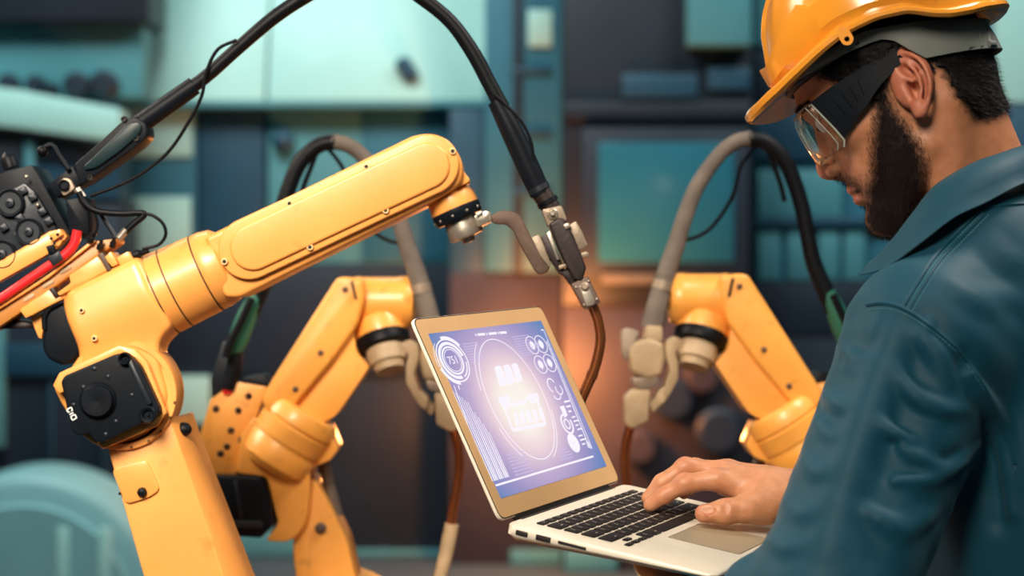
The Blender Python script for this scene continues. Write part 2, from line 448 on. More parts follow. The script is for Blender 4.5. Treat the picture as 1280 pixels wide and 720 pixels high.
# elbow disc
G().lathe(P(151, 493, D-.018)+Vector((0, .05, 0)), (0, -1, 0), [(0, k(70)), (.047, k(70)), (.05, k(68.5)), (.05, k(62)), (.044, k(61))], 64).build('elbow_disc', YP, rb)
for a in (8, 25, 43, 60, 80): 
    x, y = 153+66*math.cos(math.radians(a)), 494+66*math.sin(math.radians(a)); screw(rb, x, y, D-.0175, .0016, False)
# elbow housing casting
EP = [tuple(P(x, y, D))[::2] for x, y in rounded([(89, 367), (97, 361), (172, 325), (214, 408), (200, 428), (205, 462), (216, 500), (192, 541), (150, 556), (108, 545), (80, 505), (68, 480), (80, 465), (104, 452), (106, 430), (97, 405)], [8, 6, 4, 4, 14, 4, 20, 20, 20, 10, 4, 8, 12, 14, 10, 6], 3)]
e0, e1 = np.array(P(128, 402, D+.028)), np.array(P(205, 364, D+.028))
def elbow_sd(p):
    s = poly_sd(p[:, 0].astype(float), p[:, 2].astype(float), EP)+.006; v = np.abs(p[:, 1]-(D+.013))-.023
    w = np.stack([s, v], 1); d = np.linalg.norm(np.maximum(w, 0), axis=1)+np.minimum(np.maximum(s, v), 0)-.006
    ax = (e1-e0)/np.linalg.norm(e1-e0); h = (p-e0)@ax; r = np.linalg.norm((p-e0)-h[:, None]*ax, axis=1)
    c = np.maximum(r-k(54), np.abs(h-np.linalg.norm(e1-e0)*.5)-np.linalg.norm(e1-e0)*.5)
    c = smax(r-k(53.5), np.abs(h-.025)-.050, .012)
    d = smin(d, np.maximum(c, h-np.linalg.norm(e1-e0)), .022)
    return d
ev, ef = nets(elbow_sd, np.array(P(60, 570, D))-np.array((.01, .06, .01)), np.array(P(235, 310, D))+np.array((.01, .12, .01)), .0021, smooth=2)
eo = npmesh('elbow_housing', ev, ef, YP, rb, wm(rb).translation)
# raised rim around the motor cover
rim_o = [(66, 482), (74, 466), (148, 432), (168, 437), (183, 452), (208, 516), (196, 533), (128, 562), (120, 552), (196, 522), (201, 514), (176, 458), (164, 445), (150, 443), (84, 474), (79, 480), (83, 488), (74, 492)]
G().prism(rim_o, D-.034, .012).build('motor_rim', YP, rb, bev=.0015)
# rotary sleeve along the forearm
p0, p1 = P(128, 403, D+.028), P(284, 329, D+.028); ax = (p1-p0); Lh = ax.length
rr = lambda px: px/F*D
prof = [(Lh*.36, rr(40)), (Lh*.38, rr(53.5)), (Lh*.42, rr(53.5)), (Lh*.427, rr(54)), (Lh*.430, rr(52.6)), (Lh*.434, rr(52.6)), (Lh*.437, rr(54)), (Lh*.585, rr(53)), (Lh*.588, rr(52.2)), (Lh*.592, rr(52.8)), (Lh*.83, rr(51.8)), (Lh*.833, rr(50.6)), (Lh*.838, rr(51)), (Lh*.90, rr(51.3)), (Lh*.98, rr(48)), (Lh*1.05, rr(36))]
G().lathe(p0, ax, prof, 56).build('rotary_sleeve', YP, rb, sharp=30)
for t_, r_ in ((Lh*.478, 53.9), (Lh*.588, 53.0), (Lh*.834, 51.6)):
    G().lathe(p0, ax, [(t_-.0009, rr(r_-2)), (t_-.0009, rr(r_+.25)), (t_+.0009, rr(r_+.25)), (t_+.0009, rr(r_-2))], 64).build('sleeve_seam', MT['seam_dark'], rb)
for x, y in ((102, 388), (118, 423)): screw(rb, x, y, D-.0255, .0036)
# forearm
G().prism([(255, 297), (517, 169), (540, 166), (563, 175), (580, 204), (575, 232), (545, 250), (440, 302), (300, 372), (280, 372)], D-.012, .085, round=[6, 8, 14, 16, 14, 12, 12, 4, 8, 8], n=6).build('forearm', YP, rb, bev=.006, seg=3)
def stadium(x0, y0, x1, y1, r0, r1, n=18):
    a = math.atan2(y1-y0, x1-x0); o = []
    for i in range(n+1):
        t = a-PI/2+PI*i/n; o.append((x1+r1*math.cos(t), y1+r1*math.sin(t)))
    for i in range(n+1):
        t = a+PI/2+PI*i/n; o.append((x0+r0*math.cos(t), y0+r0*math.sin(t)))
    return o
fp = G().prism(stadium(311, 311, 536, 205.5, 38.5, 37.5), D-.020, .012).build('forearm_cover', YP, rb, bev=.0022, seg=3)
G().prism(stadium(316, 309, 533, 207, 29, 29), D-.0245, .006).build('raised_field', YP, fp, bev=.004, seg=4)
for x, y in ((280.6, 327), (362, 254.5), (458, 208.5), (566, 189), (482, 263), (387.5, 309)): screw(rb, x, y, D-.0215, .0042)
# wrist
c0 = P(553, 224, D+.028); c1 = P(584, 297, D+.028); wa = c1-c0
G().prism([(533, 240), (575, 208), (589, 226), (536, 252)], D+.001, .055, round=5).build('wrist_neck', YP, rb, bev=.006)
G().lathe(P(560, 240, D+.028), wa, [(0, k(24)), (.004, k(29)), (.008, k(30.5)), (.022, k(31.5)), (.024, k(31))], 40).build('wrist_cup', YP, rb)
t = wa.normalized()
G().lathe(P(569, 261, D+.028), wa, [(0, k(31.5)), (.002, k(32)), (.012, k(31)), (.014, k(29))], 40).build('wrist_seal', MT['black_plastic'], rb)
for i in range(10):
    a = 2*PI*i/10; e = t.orthogonal().normalized(); f = t.cross(e)
    G().ball(P(569, 261, D+.028)+t*.008+(e*math.cos(a)+f*math.sin(a))*k(31), .0018, n=8, m=6).build('seal_bolt', MT['steel'], rb)
G().lathe(P(575, 274, D+.028), wa, [(0, k(21)), (.012, k(22.5)), (.021, k(22.5)), (.023, k(21)), (.024, k(9)), (.029, k(8)), (.03, k(4))], 36).build('tool_flange', MT['steel'], rb)
G().prism([(592, 270), (607, 263), (613, 265), (615, 276), (598, 284)], D+.008, .04, round=2).build('flange_block', MT['steel'], rb, bev=.0015)
G().prism([(594, 267), (602, 263), (604, 267), (596, 272)], D+.005, .012).build('flange_bolt', MT['steel'], rb, bev=.0008)
# bracket and torch
G().prism([(612, 271), (620, 265), (630, 262.5), (641, 264), (651, 269), (658, 284), (664, 297), (674, 316), (688, 331), (685, 340), (674, 343), (667, 336), (650, 305), (641, 287), (633, 280), (617, 279)], D+.012, .034, round=3, n=3).build('torch_bracket', MT['rust_iron'], rb, bev=.002)
G().prism([(664, 297), (674, 293), (683, 312), (689, 331), (686, 334), (674, 318)], D+.008, .044).build('bracket_shoe', MT['worn_steel'], rb, bev=.0012)
G().prism([(676, 296), (686, 292), (700, 322), (706, 337), (698, 340), (684, 318)], D+.004, .05).build('clamp_plate', MT['dark_iron'], rb, bev=.0015)
G().prism([(683, 292), (688, 288), (695, 312), (700, 324), (696, 325)], D-.002, .02).build('clamp_strip', MT['steel'], rb, bev=.0008)
G().prism([(677, 262), (702, 257), (709, 275), (686, 284)], D+.004, .05, round=3).build('torch_clevis', MT['worn_steel'], rb, bev=.002)
G().lathe(P(690.5, 267.5, D+.006), (0, -1, 0), [(0, k(7)), (.004, k(7)), (.005, k(6)), (.004, k(4)), (.008, k(3.5)), (.01, k(2))], 20).build('clevis_bolt', MT['steel'], rb)
tb = G().prism([(686, 280), (698, 272), (706, 273), (716, 292), (725, 314), (733, 335), (728, 351), (718, 350), (708, 333), (698, 311)], D-.008, .045, round=3, n=3).build('torch_body', MT['dark_iron'], rb, bev=.006, seg=3)
sb_ = G().prism([(710, 282), (720, 276), (727, 288), (735, 307), (724, 313), (716, 298)], D-.004, .05, round=2).build('side_block', MT['worn_steel'], rb, bev=.003)
G().prism([(704, 281), (711, 278), (714, 284), (707, 287)], D-.011, .03).build('side_lug', MT['steel'], rb, bev=.001)
G().prism([(724, 317), (732, 314), (736, 316), (736, 320), (727, 323)], D, .03).build('side_lug', MT['worn_steel'], rb, bev=.001)
G().prism([(698, 332), (708, 329), (709, 333), (699, 337)], D-.004, .03).build('side_lug', MT['worn_steel'], rb, bev=.001)
G().prism([(697, 340), (712, 334), (722, 352), (714, 358), (706, 346)], D+.004, .04).build('lower_lug', MT['dark_iron'], rb, bev=.002)
nk = G().prism([(713, 355), (735, 345), (751, 378), (731, 388)], D-.006, .04, round=3).build('torch_neck', MT['rust_iron'], rb, bev=.003)
G().prism([(724, 358), (735, 353), (744, 377), (743, 381), (733, 383)], D-.009, .01, round=2).build('neck_plate', MT['steel'], nk, bev=.001)
G().lathe(P(731, 358, D-.008), (0, -1, 0), [(0, k(5.5)), (.003, k(5.5)), (.005, k(3))], 18).build('neck_bolt', MT['worn_steel'], nk)
for x, y in ((720, 359), (735.5, 351.5), (746, 374), (730, 381)): G().ball(P(x, y, D-.007), k(1.8), n=10, m=6).build('rivet', MT['steel'], nk)
G().tube([P(x, y, D+.014) for x, y in ((737, 376), (743, 388), (748.5, 405), (750.5, 428), (744, 458), (735, 480), (728, 496), (722, 512))], k(6.6), 16).build('torch_tube', MT['copper'], rb)
G().tube([P(x, y, D+.014) for x, y in ((741, 466), (738.5, 473))], k(7.4), 16, 2).build('tube_collar', MT['copper'], rb)
# torch cable, arching over the top of the picture
dc = D+.02
pts = [P(x, y, dc) for x, y in ((236, 112), (262, 92), (300, 58), (345, 20), (392, -10), (440, -32), (482, -32), (525, -4), (562, 26), (590, 64), (612, 105), (628, 135))]
G().tube(pts, [k(x) for x in (8.5, 8.5, 8.5, 9, 9, 9, 9, 9, 9, 9.5, 9.5, 10)], 16).build('torch_cable', MT['black_rubber'], rb)
G().tube([P(x, y, dc) for x, y in ((620, 126), (640, 165), (660, 208), (676, 243))], [k(11), k(14), k(14.5), k(13.5)], 18).build('cable_sleeve', MT['black_plastic'], rb)
G().tube([P(x, y, dc) for x, y in ((672, 234), (690, 262))], [k(13), k(12)], 18, 2).build('cable_end', MT['dark_iron'], rb)
G().tube([P(x, y, dc) for x, y in ((672, 233), (675, 239))], k(14.6), 18, 2).build('clamp_ring', MT['dark_metal'], rb)
G().tube([P(x, y, dc) for x, y in ((683, 250), (686, 255))], k(14), 18, 2).build('clamp_ring', MT['black_rubber'], rb)
G().tube([P(x, y, dc-.015) for x, y in ((618, 118), (633, 132), (652, 152), (664, 178), (667, 200))], k(2), 8).build('signal_wire', MT['black_rubber'], rb)
G().tube([P(x, y, dc-.012) for x, y in ((296, 50), (272, 62), (258, 90), (252, 120), (236, 152), (212, 188), (180, 215), (148, 232), (113, 245))], k(2.2), 8).build('signal_wire', MT['black_rubber'], rb)
G().tube([P(x, y, dc) for x, y in ((172, 157), (206, 133), (243, 107))], [k(13), k(12.5), k(12)], 18).build('cable_sleeve', MT['black_plastic'], rb)
# connector housing
h = G().prism([(92, 206), (124, 178), (152, 152), (168, 145), (183, 155), (184, 170), (172, 182), (116, 222), (100, 232)], D+.0, .05, round=5, n=4).build('connector_housing', MT['black_plastic'], rb, bev=.006, seg=3)
G().prism([(104, 208), (134, 180), (160, 154), (174, 152), (178, 160), (172, 170), (146, 192), (120, 210), (106, 213)], D-.004, .01, round=5).build('housing_lid', MT['green_black'], h, bev=.003, seg=3)
for x, y in ((155, 149), (170.5, 173), (113, 222)): screw(h, x, y, D-.001, .0038, False)
G().prism([(58, 232), (90, 206), (104, 230), (70, 248)], D+.006, .045).build('connector_block', MT['black_plastic'], rb, bev=.003)
G().prism([(72, 228), (80, 222), (88, 224), (94, 236), (79, 246)], D-.004, .02, round=4).build('clamp_ear', MT['worn_steel'], rb, bev=.001)
G().lathe(P(80.5, 231.5, D-.004), (0, -1, 0), [(0, k(7)), (.004, k(7)), (.005, k(5.5)), (.002, k(4.5))], 20).build('clamp_bolt', MT['black_plastic'], rb)
G().cyl(P(96, 236, D), P(104, 247, D), k(5), n=14).build('hose_fitting', MT['steel'], rb)
G().tube([P(x, y, D) for x, y in ((86, 212), (74, 195), (66, 182), (56, 184))], k(3.6), 10).build('lever', MT['black_plastic'], rb)
G().ball(P(53, 189, D), k(7)).build('lever_knob', MT['black_rubber'], rb)
G().tube([P(x, y, D-.004) for x, y in ((98, 240), (106, 254), (122, 264), (150, 267), (180, 267), (166, 281), (154, 292))], k(4.2), 12).build('gas_hose', MT['black_rubber'], rb)
G().cyl(P(158, 287, D-.004), P(149, 298, D-.004), k(4.6), n=14).build('hose_fitting', MT['steel'], rb)
G().tube([P(x, y, D-.004) for x, y in ((178, 266), (192, 270), (204, 280), (207, 294), (198, 306), (178, 311))], k(2.1), 8).build('signal_wire', MT['black_rubber'], rb)
G().tube([P(x, y, D-.004) for x, y in ((118, 262), (122, 280), (118, 294), (112, 302))], k(1.8), 8).build('signal_wire', MT['black_rubber'], rb)
G().cyl(P(126, 266, D+.01), P(146, 298, D+.01), k(3.5), n=10).build('strut', MT['dark_metal'], rb)
# wire feeder
fd = G().prism([(-40, 236), (8, 214), (40, 206), (50, 222), (88, 292), (70, 306), (-40, 352)], D+.012, .08, round=3).build('wire_feeder', MT['black_plastic'], rb, bev=.003)
G().prism([(-40, 262), (8, 240), (30, 228), (44, 240), (72, 288), (40, 318), (-40, 346)], D+.004, .012).build('feeder_plate', MT['dark_metal'], fd, bev=.002)
for x, y, r in ((14, 254, 18), (37.5, 290, 17.5), (4, 318, 18.5), (-22, 282, 18)):
    G().lathe(P(x, y, D+.004), (0, -1, 0), [(0, k(r)), (.006, k(r)), (.009, k(r*.93)), (.006, k(r*.75)), (.006, k(r*.35)), (.010, k(r*.3)), (.0105, k(r*.12)), (.008, k(r*.08))], 30).build('feed_roller', MT['dark_metal'], fd)
for x, y in ((28, 238), (40, 246), (52, 264), (60, 276), (24, 272), (4, 284)):
    G().prism([(x-7, y-1), (x+2, y-6), (x+7, y+2), (x-2, y+7)], D-.002, .012, round=2).build('roller_clamp', MT['dark_metal'], fd, bev=.0012)
for x, y in ((33, 221), (47, 256), (20, 292), (28, 318)): G().ball(P(x, y, D-.001), k(2.6), n=10, m=6).build('feeder_bolt', MT['steel'], fd)
G().lathe(P(14, 210, D+.04), (-.35, 0, 1), [(0, k(10)), (.012, k(10)), (.016, k(7)), (.02, k(3))], 18).build('feeder_knob', MT['black_rubber'], fd)
G().prism([(82, 250), (108, 246), (111, 293), (88, 300)], D+.002, .05, round=2).build('feeder_outlet', MT['black_plastic'], rb, bev=.003)
# yellow carrier rails, red hose
G().prism([(-40, 350), (62, 289), (76, 286), (84, 296), (70, 312), (-40, 374)], D-.004, .02).build('upper_rail', YP, rb, bev=.0015)
G().prism([(60, 294), (74, 286), (79, 293), (66, 302)], D-.010, .008).build('rail_tab', YP, rb, bev=.001)
for x, y in ((64, 298), (72, 293), (68, 304), (76, 298)): G().ball(P(x, y, D-.0105), k(2), n=10, m=6).build('tab_bolt', MT['screw'], rb)
G().tube([P(x, y, D-.006) for x, y in ((-40, 398), (0, 374), (34, 351), (66, 329), (84, 316), (93, 304), (97, 288))], k(6.2), 14).build('red_hose', MT['red_hose'], rb)
G().prism([(59, 322), (74, 313), (79, 324), (66, 333)], D-.014, .03, round=1.5).build('hose_clip', MT['dark_metal'], rb, bev=.001)
G().prism([(57, 308), (66, 305), (69, 315), (61, 319)], D-.012, .02, round=1.5).build('hose_clip', MT['black_plastic'], rb, bev=.001)
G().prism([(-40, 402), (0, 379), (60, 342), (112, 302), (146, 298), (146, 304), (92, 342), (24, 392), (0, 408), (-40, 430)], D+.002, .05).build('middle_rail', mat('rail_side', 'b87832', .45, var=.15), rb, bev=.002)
G().prism([(-40, 404), (0, 381), (60, 343), (114, 301), (120, 301), (60, 348), (0, 386), (-40, 409)], D-.004, .02).build('rail_lip', YP, rb, bev=.001)
for x, y in ((36, 372), (82, 337), (60, 355)):
    G().prism(stadium(x-5, y+3, x+5, y-3, 2.2, 2.2, 6), D+.0005, .004).build('rail_slot', MT['ivory'], rb, bev=.0004)
G().prism([(24, 387), (61, 362), (74, 371), (92, 358), (94, 366), (32, 398)], D-.006, .05).build('lower_rail', YP, rb, bev=.0015)
G().prism([(86, 344), (122, 320), (135, 338), (92, 361), (74, 370), (71, 366), (88, 354)], D-.012, .05).build('mount_block', YP, rb, bev=.0015)
G().prism([(130, 322), (138, 314), (148, 330), (140, 334)], D-.012, .045).build('mount_block', YP, rb, bev=.0015)
G().prism([(145, 322), (160, 314), (168, 326), (150, 333)], D-.012, .04).build('mount_block', YP, rb, bev=.0015)
G().prism([(122, 318), (128, 315), (139, 337), (134, 340)], D-.014, .03).build('mount_strap', MT['rust_iron'], rb, bev=.0008)
G().prism([(61, 362), (66, 359), (73, 370), (68, 372)], D-.010, .02).build('mount_strap', MT['dark_iron'], rb, bev=.0008)
G().lathe(P(166, 320, D), (1, 0, .35), [(0, k(6)), (.008, k(6)), (.01, k(4)), (.02, k(3))], 14).build('cable_gland', MT['black_rubber'], rb)
for x, y in ((124, 312), (140, 309), (112, 303)): G().lathe(P(x, y, D-.004), (.3, -.2, 1), [(0, k(4.5)), (.006, k(4.5)), (.007, k(3)), (.012, k(2.5))], 6).build('hex_bolt', MT['screw'], rb)
G().prism([(38, 398), (58, 390), (56, 400), (52, 424), (48, 422)], D+.01, .03).build('gusset', YP, rb, bev=.0012)
G().prism([(-40, 404), (16, 400), (42, 404), (42, 410), (14, 411), (-40, 412)], D+.02, .06).build('under_plate', MT['dark_iron'], rb, bev=.002)
# small motor behind the elbow
mo = G().prism([(54, 392), (78, 378), (92, 382), (100, 410), (104, 432), (96, 448), (80, 458), (60, 450), (52, 436)], D+.0, .085, round=8, n=4).build('wrist_motor', MT['black_plastic'], rb, bev=.006, seg=3)
G().tube([P(x, y, D+.0) for x, y in ((56, 412), (56, 396), (64, 384), (78, 378), (90, 378))], k(3.5), 10).build('motor_cable', MT['black_rubber'], mo)
# elbow motor cover
mc = G().prism([(76, 478), (80, 470), (146, 442), (162, 444), (175, 458), (200, 512), (196, 520), (128, 554), (118, 552), (112, 542), (98, 545), (90, 540)], D-.052, .05, round=[3, 5, 5, 6, 6, 4, 4, 5, 3, 2, 3, 5], n=4).build('motor_cover', MT['black_plastic'], rb, bev=.004, seg=3)
G().lathe(P(123, 501, D-.050), (0, -1, 0), [(0, k(24)), (.003, k(23)), (.005, k(20)), (.009, k(19.5)), (.011, k(18)), (.011, k(4)), (.0105, .0005)], 36).build('cover_cap', MT['black_plastic'], mc)
G().prism([(158, 452), (164, 449), (190, 504), (184, 508)], D-.058, .012).build('cover_ridge', MT['dark_metal'], mc, bev=.002)
for x, y, r in ((157, 448, 8), (186, 518, 11)):
    G().lathe(P(x, y, D-.050), (0, -1, 0), [(0, k(r)), (.008, k(r)), (.010, k(r*.85)), (.008, k(r*.55)), (.004, k(r*.45)), (.004, k(r*.2)), (.007, k(r*.15))], 20).build('corner_socket', MT['black_plastic'], mc)
for x, y in ((118, 461), (135, 471), (165, 494), (145, 527), (132, 543), (92, 506), (104, 484)): G().ball(P(x, y, D-.052), (k(3), .0012, k(3)), n=12, m=6).build('cover_screw', MT['dark_metal'], mc)
# the small white marks on the cover: a bracket, a bar and a square
g = G(); z = D-.0532
def bar2(x0, y0, x1, y1, w=.8):
    dx, dy = x1-x0, y1-y0; l = math.hypot(dx, dy); nx, ny = -dy/l*w, dx/l*w
    g.prism([(x0+nx, y0+ny), (x1+nx, y1+ny), (x1-nx, y1-ny), (x0-nx, y0-ny)], z, .0008)
R_ = lambda u, v: (83.5+u*.88+v*.47, 512+u*-.47+v*.88)
for a, c in (((0, 0), (6, 0)), ((0, 0), (0, 4)), ((6, 0), (6, 4)), ((0, 4), (2, 4)), ((4, 4), (6, 4)), ((0, 7), (5.5, 7)), ((0, 10), (6, 10)), ((0, 15), (6, 15)), ((0, 10), (0, 15)), ((6, 10), (6, 15))): bar2(*R_(*a), *R_(*c))
g.build('white_mark', MT['white_paint'], mc)
# shoulder and pedestal (below the picture)
sx = P(320, 0, D).x; sz = P(0, 930, D).z
G().lathe((sx, D+.14, sz), (0, -1, 0), [(0, .11), (.17, .11), (.19, .09)], 40).build('shoulder_joint', YP, rb)
G().box((sx, D+.13, sz-.12), (.24, .16, .3)).build('turret', YP, rb, bev=.02, seg=3)
G().lathe((sx, D+.1, 0), (0, 0, 1), [(0, .2), (.03, .2), (.035, .16), (sz-.28, .15), (sz-.24, .16)], 40).build('pedestal', YP, rb)

# ---------------------------------------------------------------- rear robots (one design, the right one is its mirror image)
def rear_robot(D, mir, name, label, dy=0, sc=1.0):
    X = (lambda x: 1355-x) if mir else (lambda x: x)
    Y = lambda y: y+dy
    q = lambda L: [(X(x), Y(y)) for x, y in L]
    Pt = lambda x, y, dd=0: P(X(x), Y(y), D)+Vector((0, dd, 0))
    YR = MT['robot_paint_rear']; k = lambda px: px/F*D
    r = thing(name, label, 'robot', (P(X(420), 0, D).x, D+.08, 0), 'rear welding robots')
    pr = lambda L, d, t, rd=0, n=4: G().prism(q(L), D+d, t, rd, n, ref=D)
    # lower arm, elbow
    pr([(370, 596), (392, 598), (412, 634), (434, 678), (462, 800), (378, 800), (366, 690)], .0, .10, 8).build('lower_arm', YR, r, bev=.008, seg=3)
    G().lathe(Pt(401, 660, .0), (0, -1, 0), [(0, k(7)), (.004, k(7)), (.006, k(4))], 18).build('arm_bolt', MT['rust_iron'], r)
    for x, y in ((377, 612), (383, 620)): G().lathe(Pt(x, y, .0), (0, -1, 0), [(0, k(3.5)), (.004, k(3)), (.006, k(2))], 12).build('small_bolt', MT['rust_iron'], r)
    pr([(303, 545), (320, 520), (396, 540), (388, 575), (389, 603), (385, 652), (366, 676), (334, 674), (350, 652), (336, 594), (299, 590)], -.02, .11, [4, 6, 8, 6, 8, 20, 14, 6, 6, 8, 4]).build('elbow_casting', YR, r, bev=.010, seg=3)
    # mounting plate with holes
    pr([(263, 499), (297, 478), (334, 484), (312, 545), (300, 572), (292, 610), (262, 616), (243, 568)], .0, .03, 3).build('carrier_plate', YR, r, bev=.003)
    for x, y in ((270, 511), (311, 495), (298, 513), (289, 538), (284, 558), (252, 567), (302, 550), (276, 567)):
        G().lathe(Pt(x, y, .001), (0, -1, 0), [(0, k(4.4)), (.003, k(4.2)), (.004, k(3)), (.001, k(2.5))], 12).build('plate_bolt', MT['rust_iron'], r)
    pr([(376, 566), (412, 530), (424, 560), (414, 574), (388, 585)], -.015, .08, 3).build('counter_block', YR, r, bev=.006, seg=3)
    # motor
    m = pr([(268, 592), (330, 593), (340, 612), (345, 653), (330, 669), (282, 666), (270, 650)], -.035, .1, 4).build('elbow_motor', MT['black_plastic'], r, bev=.006, seg=3)
    pr([(280, 646), (332, 648), (332, 656), (282, 656)], -.038, .01, 1).build('motor_rim', MT['dark_metal'], m, bev=.002)
    pr([(296, 598), (300, 598), (308, 645), (304, 645)], -.037, .01).build('motor_seam', MT['dark_metal'], m, bev=.001)
    pr([(272, 560), (298, 566), (304, 594), (268, 596)], .01, .06).build('motor_bracket', MT['black_plastic'], r, bev=.003)
    # forearm socket and forearm
    a0, a1 = Pt(362, 548, -.004), Pt(444, 418, -.004); ax = a1-a0; L = ax.length
    G().lathe(a0, ax, [(-.05, k(34)), (-.04, k(44)), (-.012, k(46.5)), (-.010, k(45.5)), (-.006, k(45.5)), (-.004, k(47)), (.020, k(48)), (.022, k(46)), (.024, k(46)), (.026, k(48)), (.040, k(47)), (.048, k(43)), (.05, k(38))], 44).build('forearm_socket', YR, r)
    pr([(424, 347), (437, 346), (457, 350), (458, 372), (448, 408), (416, 452), (352, 528), (330, 502), (338, 482)], -.038, .10, [8, 5, 5, 8, 8, 4, 10, 10, 4], 5).build('forearm', YR, r, bev=.009, seg=3)
    pr([(442, 404), (447, 440), (463, 458), (418, 524), (372, 530), (352, 510)], -.02, .09, [6, 8, 4, 14, 14, 4], 5).build('forearm_flank', YR, r, bev=.010, seg=3)
    for x, y in ((434, 362), (404, 440), (373, 485)): G().lathe(Pt(x, y, -.037), (0, -1, 0), [(0, k(4)), (.003, k(3.6)), (.005, k(2))], 12).build('forearm_bolt', MT['rust_iron'], r)
    # wrist drum, cup, seal, flange
    s = -1 if mir else 1
    G().lathe(Pt(440, 378, .02), (s, 0, 0), [(0, k(31)), (k(6), k(33)), (k(12), k(32)), (k(56), k(32)), (k(60), k(33)), (k(70), k(33)), (k(76), k(29)), (k(78), k(20))], 40).build('wrist_drum', YR, r)
    pr([(441, 352), (444, 351), (449, 374), (446, 374)], -.042, .01).build('wrist_mark', MT['black_plastic'], r)
    wa = Pt(489, 465, -.01)-Pt(470, 400, .02)
    G().lathe(Pt(471, 398, .02), wa, [(0, k(26)), (k(6), k(33)), (k(14), k(34)), (k(26), k(33))], 36).build('wrist_cup', YR, r)
    G().lathe(Pt(477, 421, .01), wa, [(0, k(33)), (k(3), k(34.5)), (k(14), k(33)), (k(16), k(29))], 36).build('wrist_seal', MT['black_rubber'], r)
    fl = G().lathe(Pt(481, 436, 0), wa, [(0, k(24)), (k(8), k(25)), (k(20), k(24)), (k(22), k(20)), (k(30), k(18))], 14).build('tool_flange', MT['ivory'], r)
    # bracket and torch
    pr([(498, 430), (512, 424), (524, 430), (524, 448), (518, 466), (526, 490), (544, 508), (540, 520), (524, 506), (508, 478), (508, 455), (512, 442), (500, 442)], -.01, .04, 4).build('torch_bracket', MT['ivory'], r, bev=.005, seg=3)
    pr([(527, 432), (545, 425), (566, 432), (571, 446), (566, 470), (548, 478), (530, 474), (525, 450)], -.025, .06, 6).build('torch_body', MT['ivory'], r, bev=.008, seg=3)
    pr([(532, 474), (566, 476), (564, 486), (552, 491), (536, 486)], -.02, .05, 4).build('torch_ring', MT['worn_steel'], r, bev=.003)
    pr([(543, 490), (564, 490), (575, 500), (574, 534), (566, 540), (546, 530)], -.02, .05, 4).build('torch_neck', MT['ivory'], r, bev=.006, seg=3)
    pr([(556, 418), (572, 413), (580, 418), (578, 448), (572, 456), (566, 440)], -.02, .03, 4).build('side_bracket', MT['worn_steel'], r, bev=.003)
    pr([(526, 486), (536, 496), (534, 512), (524, 504)], -.02, .04, 3).build('side_lug', MT['ivory'], r, bev=.003)
    pr([(528, 412), (548, 410), (550, 428), (528, 430)], -.02, .05, 3).build('cable_collar', MT['ivory'], r, bev=.004)
    G().tube([Pt(*p) for p in ((564, 530), (571, 552), (574, 580), (572, 606), (566, 640), (563, 660))], k(6), 14).build('torch_tube', MT['copper'], r)
    G().tube([Pt(*p) for p in ((565, 655), (558, 690), (548, 730))], [k(9), k(9), k(8)], 14).build('torch_nozzle', MT['ivory'], r)
    # cable arch
    G().tube([Pt(*p) for p in ((540, 414), (532, 382), (522, 345), (510, 310))], [k(14), k(13.5), k(12), k(11)], 16).build('cable_sleeve', MT['canvas_hose'], r)
    G().tube([Pt(*p) for p in ((527, 366), (524, 355))], k(14), 16, 2).build('clamp_ring', MT['worn_steel'], r)
    G().tube([Pt(*p) for p in ((512, 318), (500, 278), (484, 238), (458, 200), (436, 182), (415, 177))], [k(11), k(10.5), k(10), k(9.5), k(9.5), k(10)], 16).build('torch_cable', MT['canvas_hose'], r)
    G().tube([Pt(*p) for p in ((420, 177), (398, 182), (376, 202), (362, 232), (352, 265), (345, 300), (338, 332), (326, 362), (312, 394))], [k(10), k(10), k(10), k(10), k(10), k(10), k(10.5), k(11), k(11)], 16).build('torch_cable', MT['black_rubber'], r)
    G().tube([Pt(*p) for p in ((322, 370), (308, 398), (298, 424), (290, 442))], [k(11), k(13), k(13), k(10)], 16).build('cable_sleeve', MT['green_hose'], r)
    G().tube([Pt(x, y, -.03) for x, y in ((318, 372), (304, 402), (290, 430), (286, 446))], k(5), 10).build('cable_strap', MT['black_rubber'], r)
    G().tube([Pt(*p) for p in ((292, 434), (293, 456), (284, 486))], k(10), 14).build('cable_end', MT['black_rubber'], r)
    G().tube([Pt(*p) for p in ((398, 184), (390, 206), (380, 232), (374, 256))], k(3.2), 8).build('signal_wire', MT['black_rubber'], r)
    G().tube([Pt(*p) for p in ((404, 180), (418, 195), (430, 214), (440, 250), (462, 284), (484, 300), (512, 306))], k(2.6), 8).build('signal_wire', MT['black_rubber'], r)
    pr([(276, 428), (292, 426), (290, 470), (280, 500), (263, 500), (262, 474)], .01, .06, 4).build('feeder_box', MT['dark_metal'], r, bev=.004)
    pr([(300, 472), (330, 468), (340, 480), (332, 486), (300, 482)], .01, .06, 3).build('feeder_base', MT['black_plastic'], r, bev=.003)
    G().tube([Pt(*p) for p in ((283, 478), (285, 492))], k(6), 12, 2).build('red_fitting', MT['red_hose'], r)
    G().tube([Pt(x, y, .05) for x, y in ((398, 575), (404, 596), (410, 622), (418, 650))], k(8), 12).build('arm_hose', MT['canvas_hose'], r)
    # shoulder and pedestal below the picture
    sx = P(X(425), 0, D).x; sz = P(0, Y(800), D).z
    G().lathe((sx, D+.13, sz), (0, -1, 0), [(0, .09), (.14, .09), (.16, .07)], 36).build('shoulder_joint', YR, r)
    G().box((sx, D+.12, sz-.12), (.2, .15, .3)).build('turret', YR, r, bev=.02, seg=3)
    G().lathe((sx, D+.1, 0), (0, 0, 1), [(0, .18), (.03, .18), (.035, .14), (sz-.28, .13), (sz-.24, .14)], 36).build('pedestal', YR, r)
    return r
rear_robot(2.93, False, 'welding_robot', 'smaller yellow welding robot behind the near robot arm and left of the laptop')
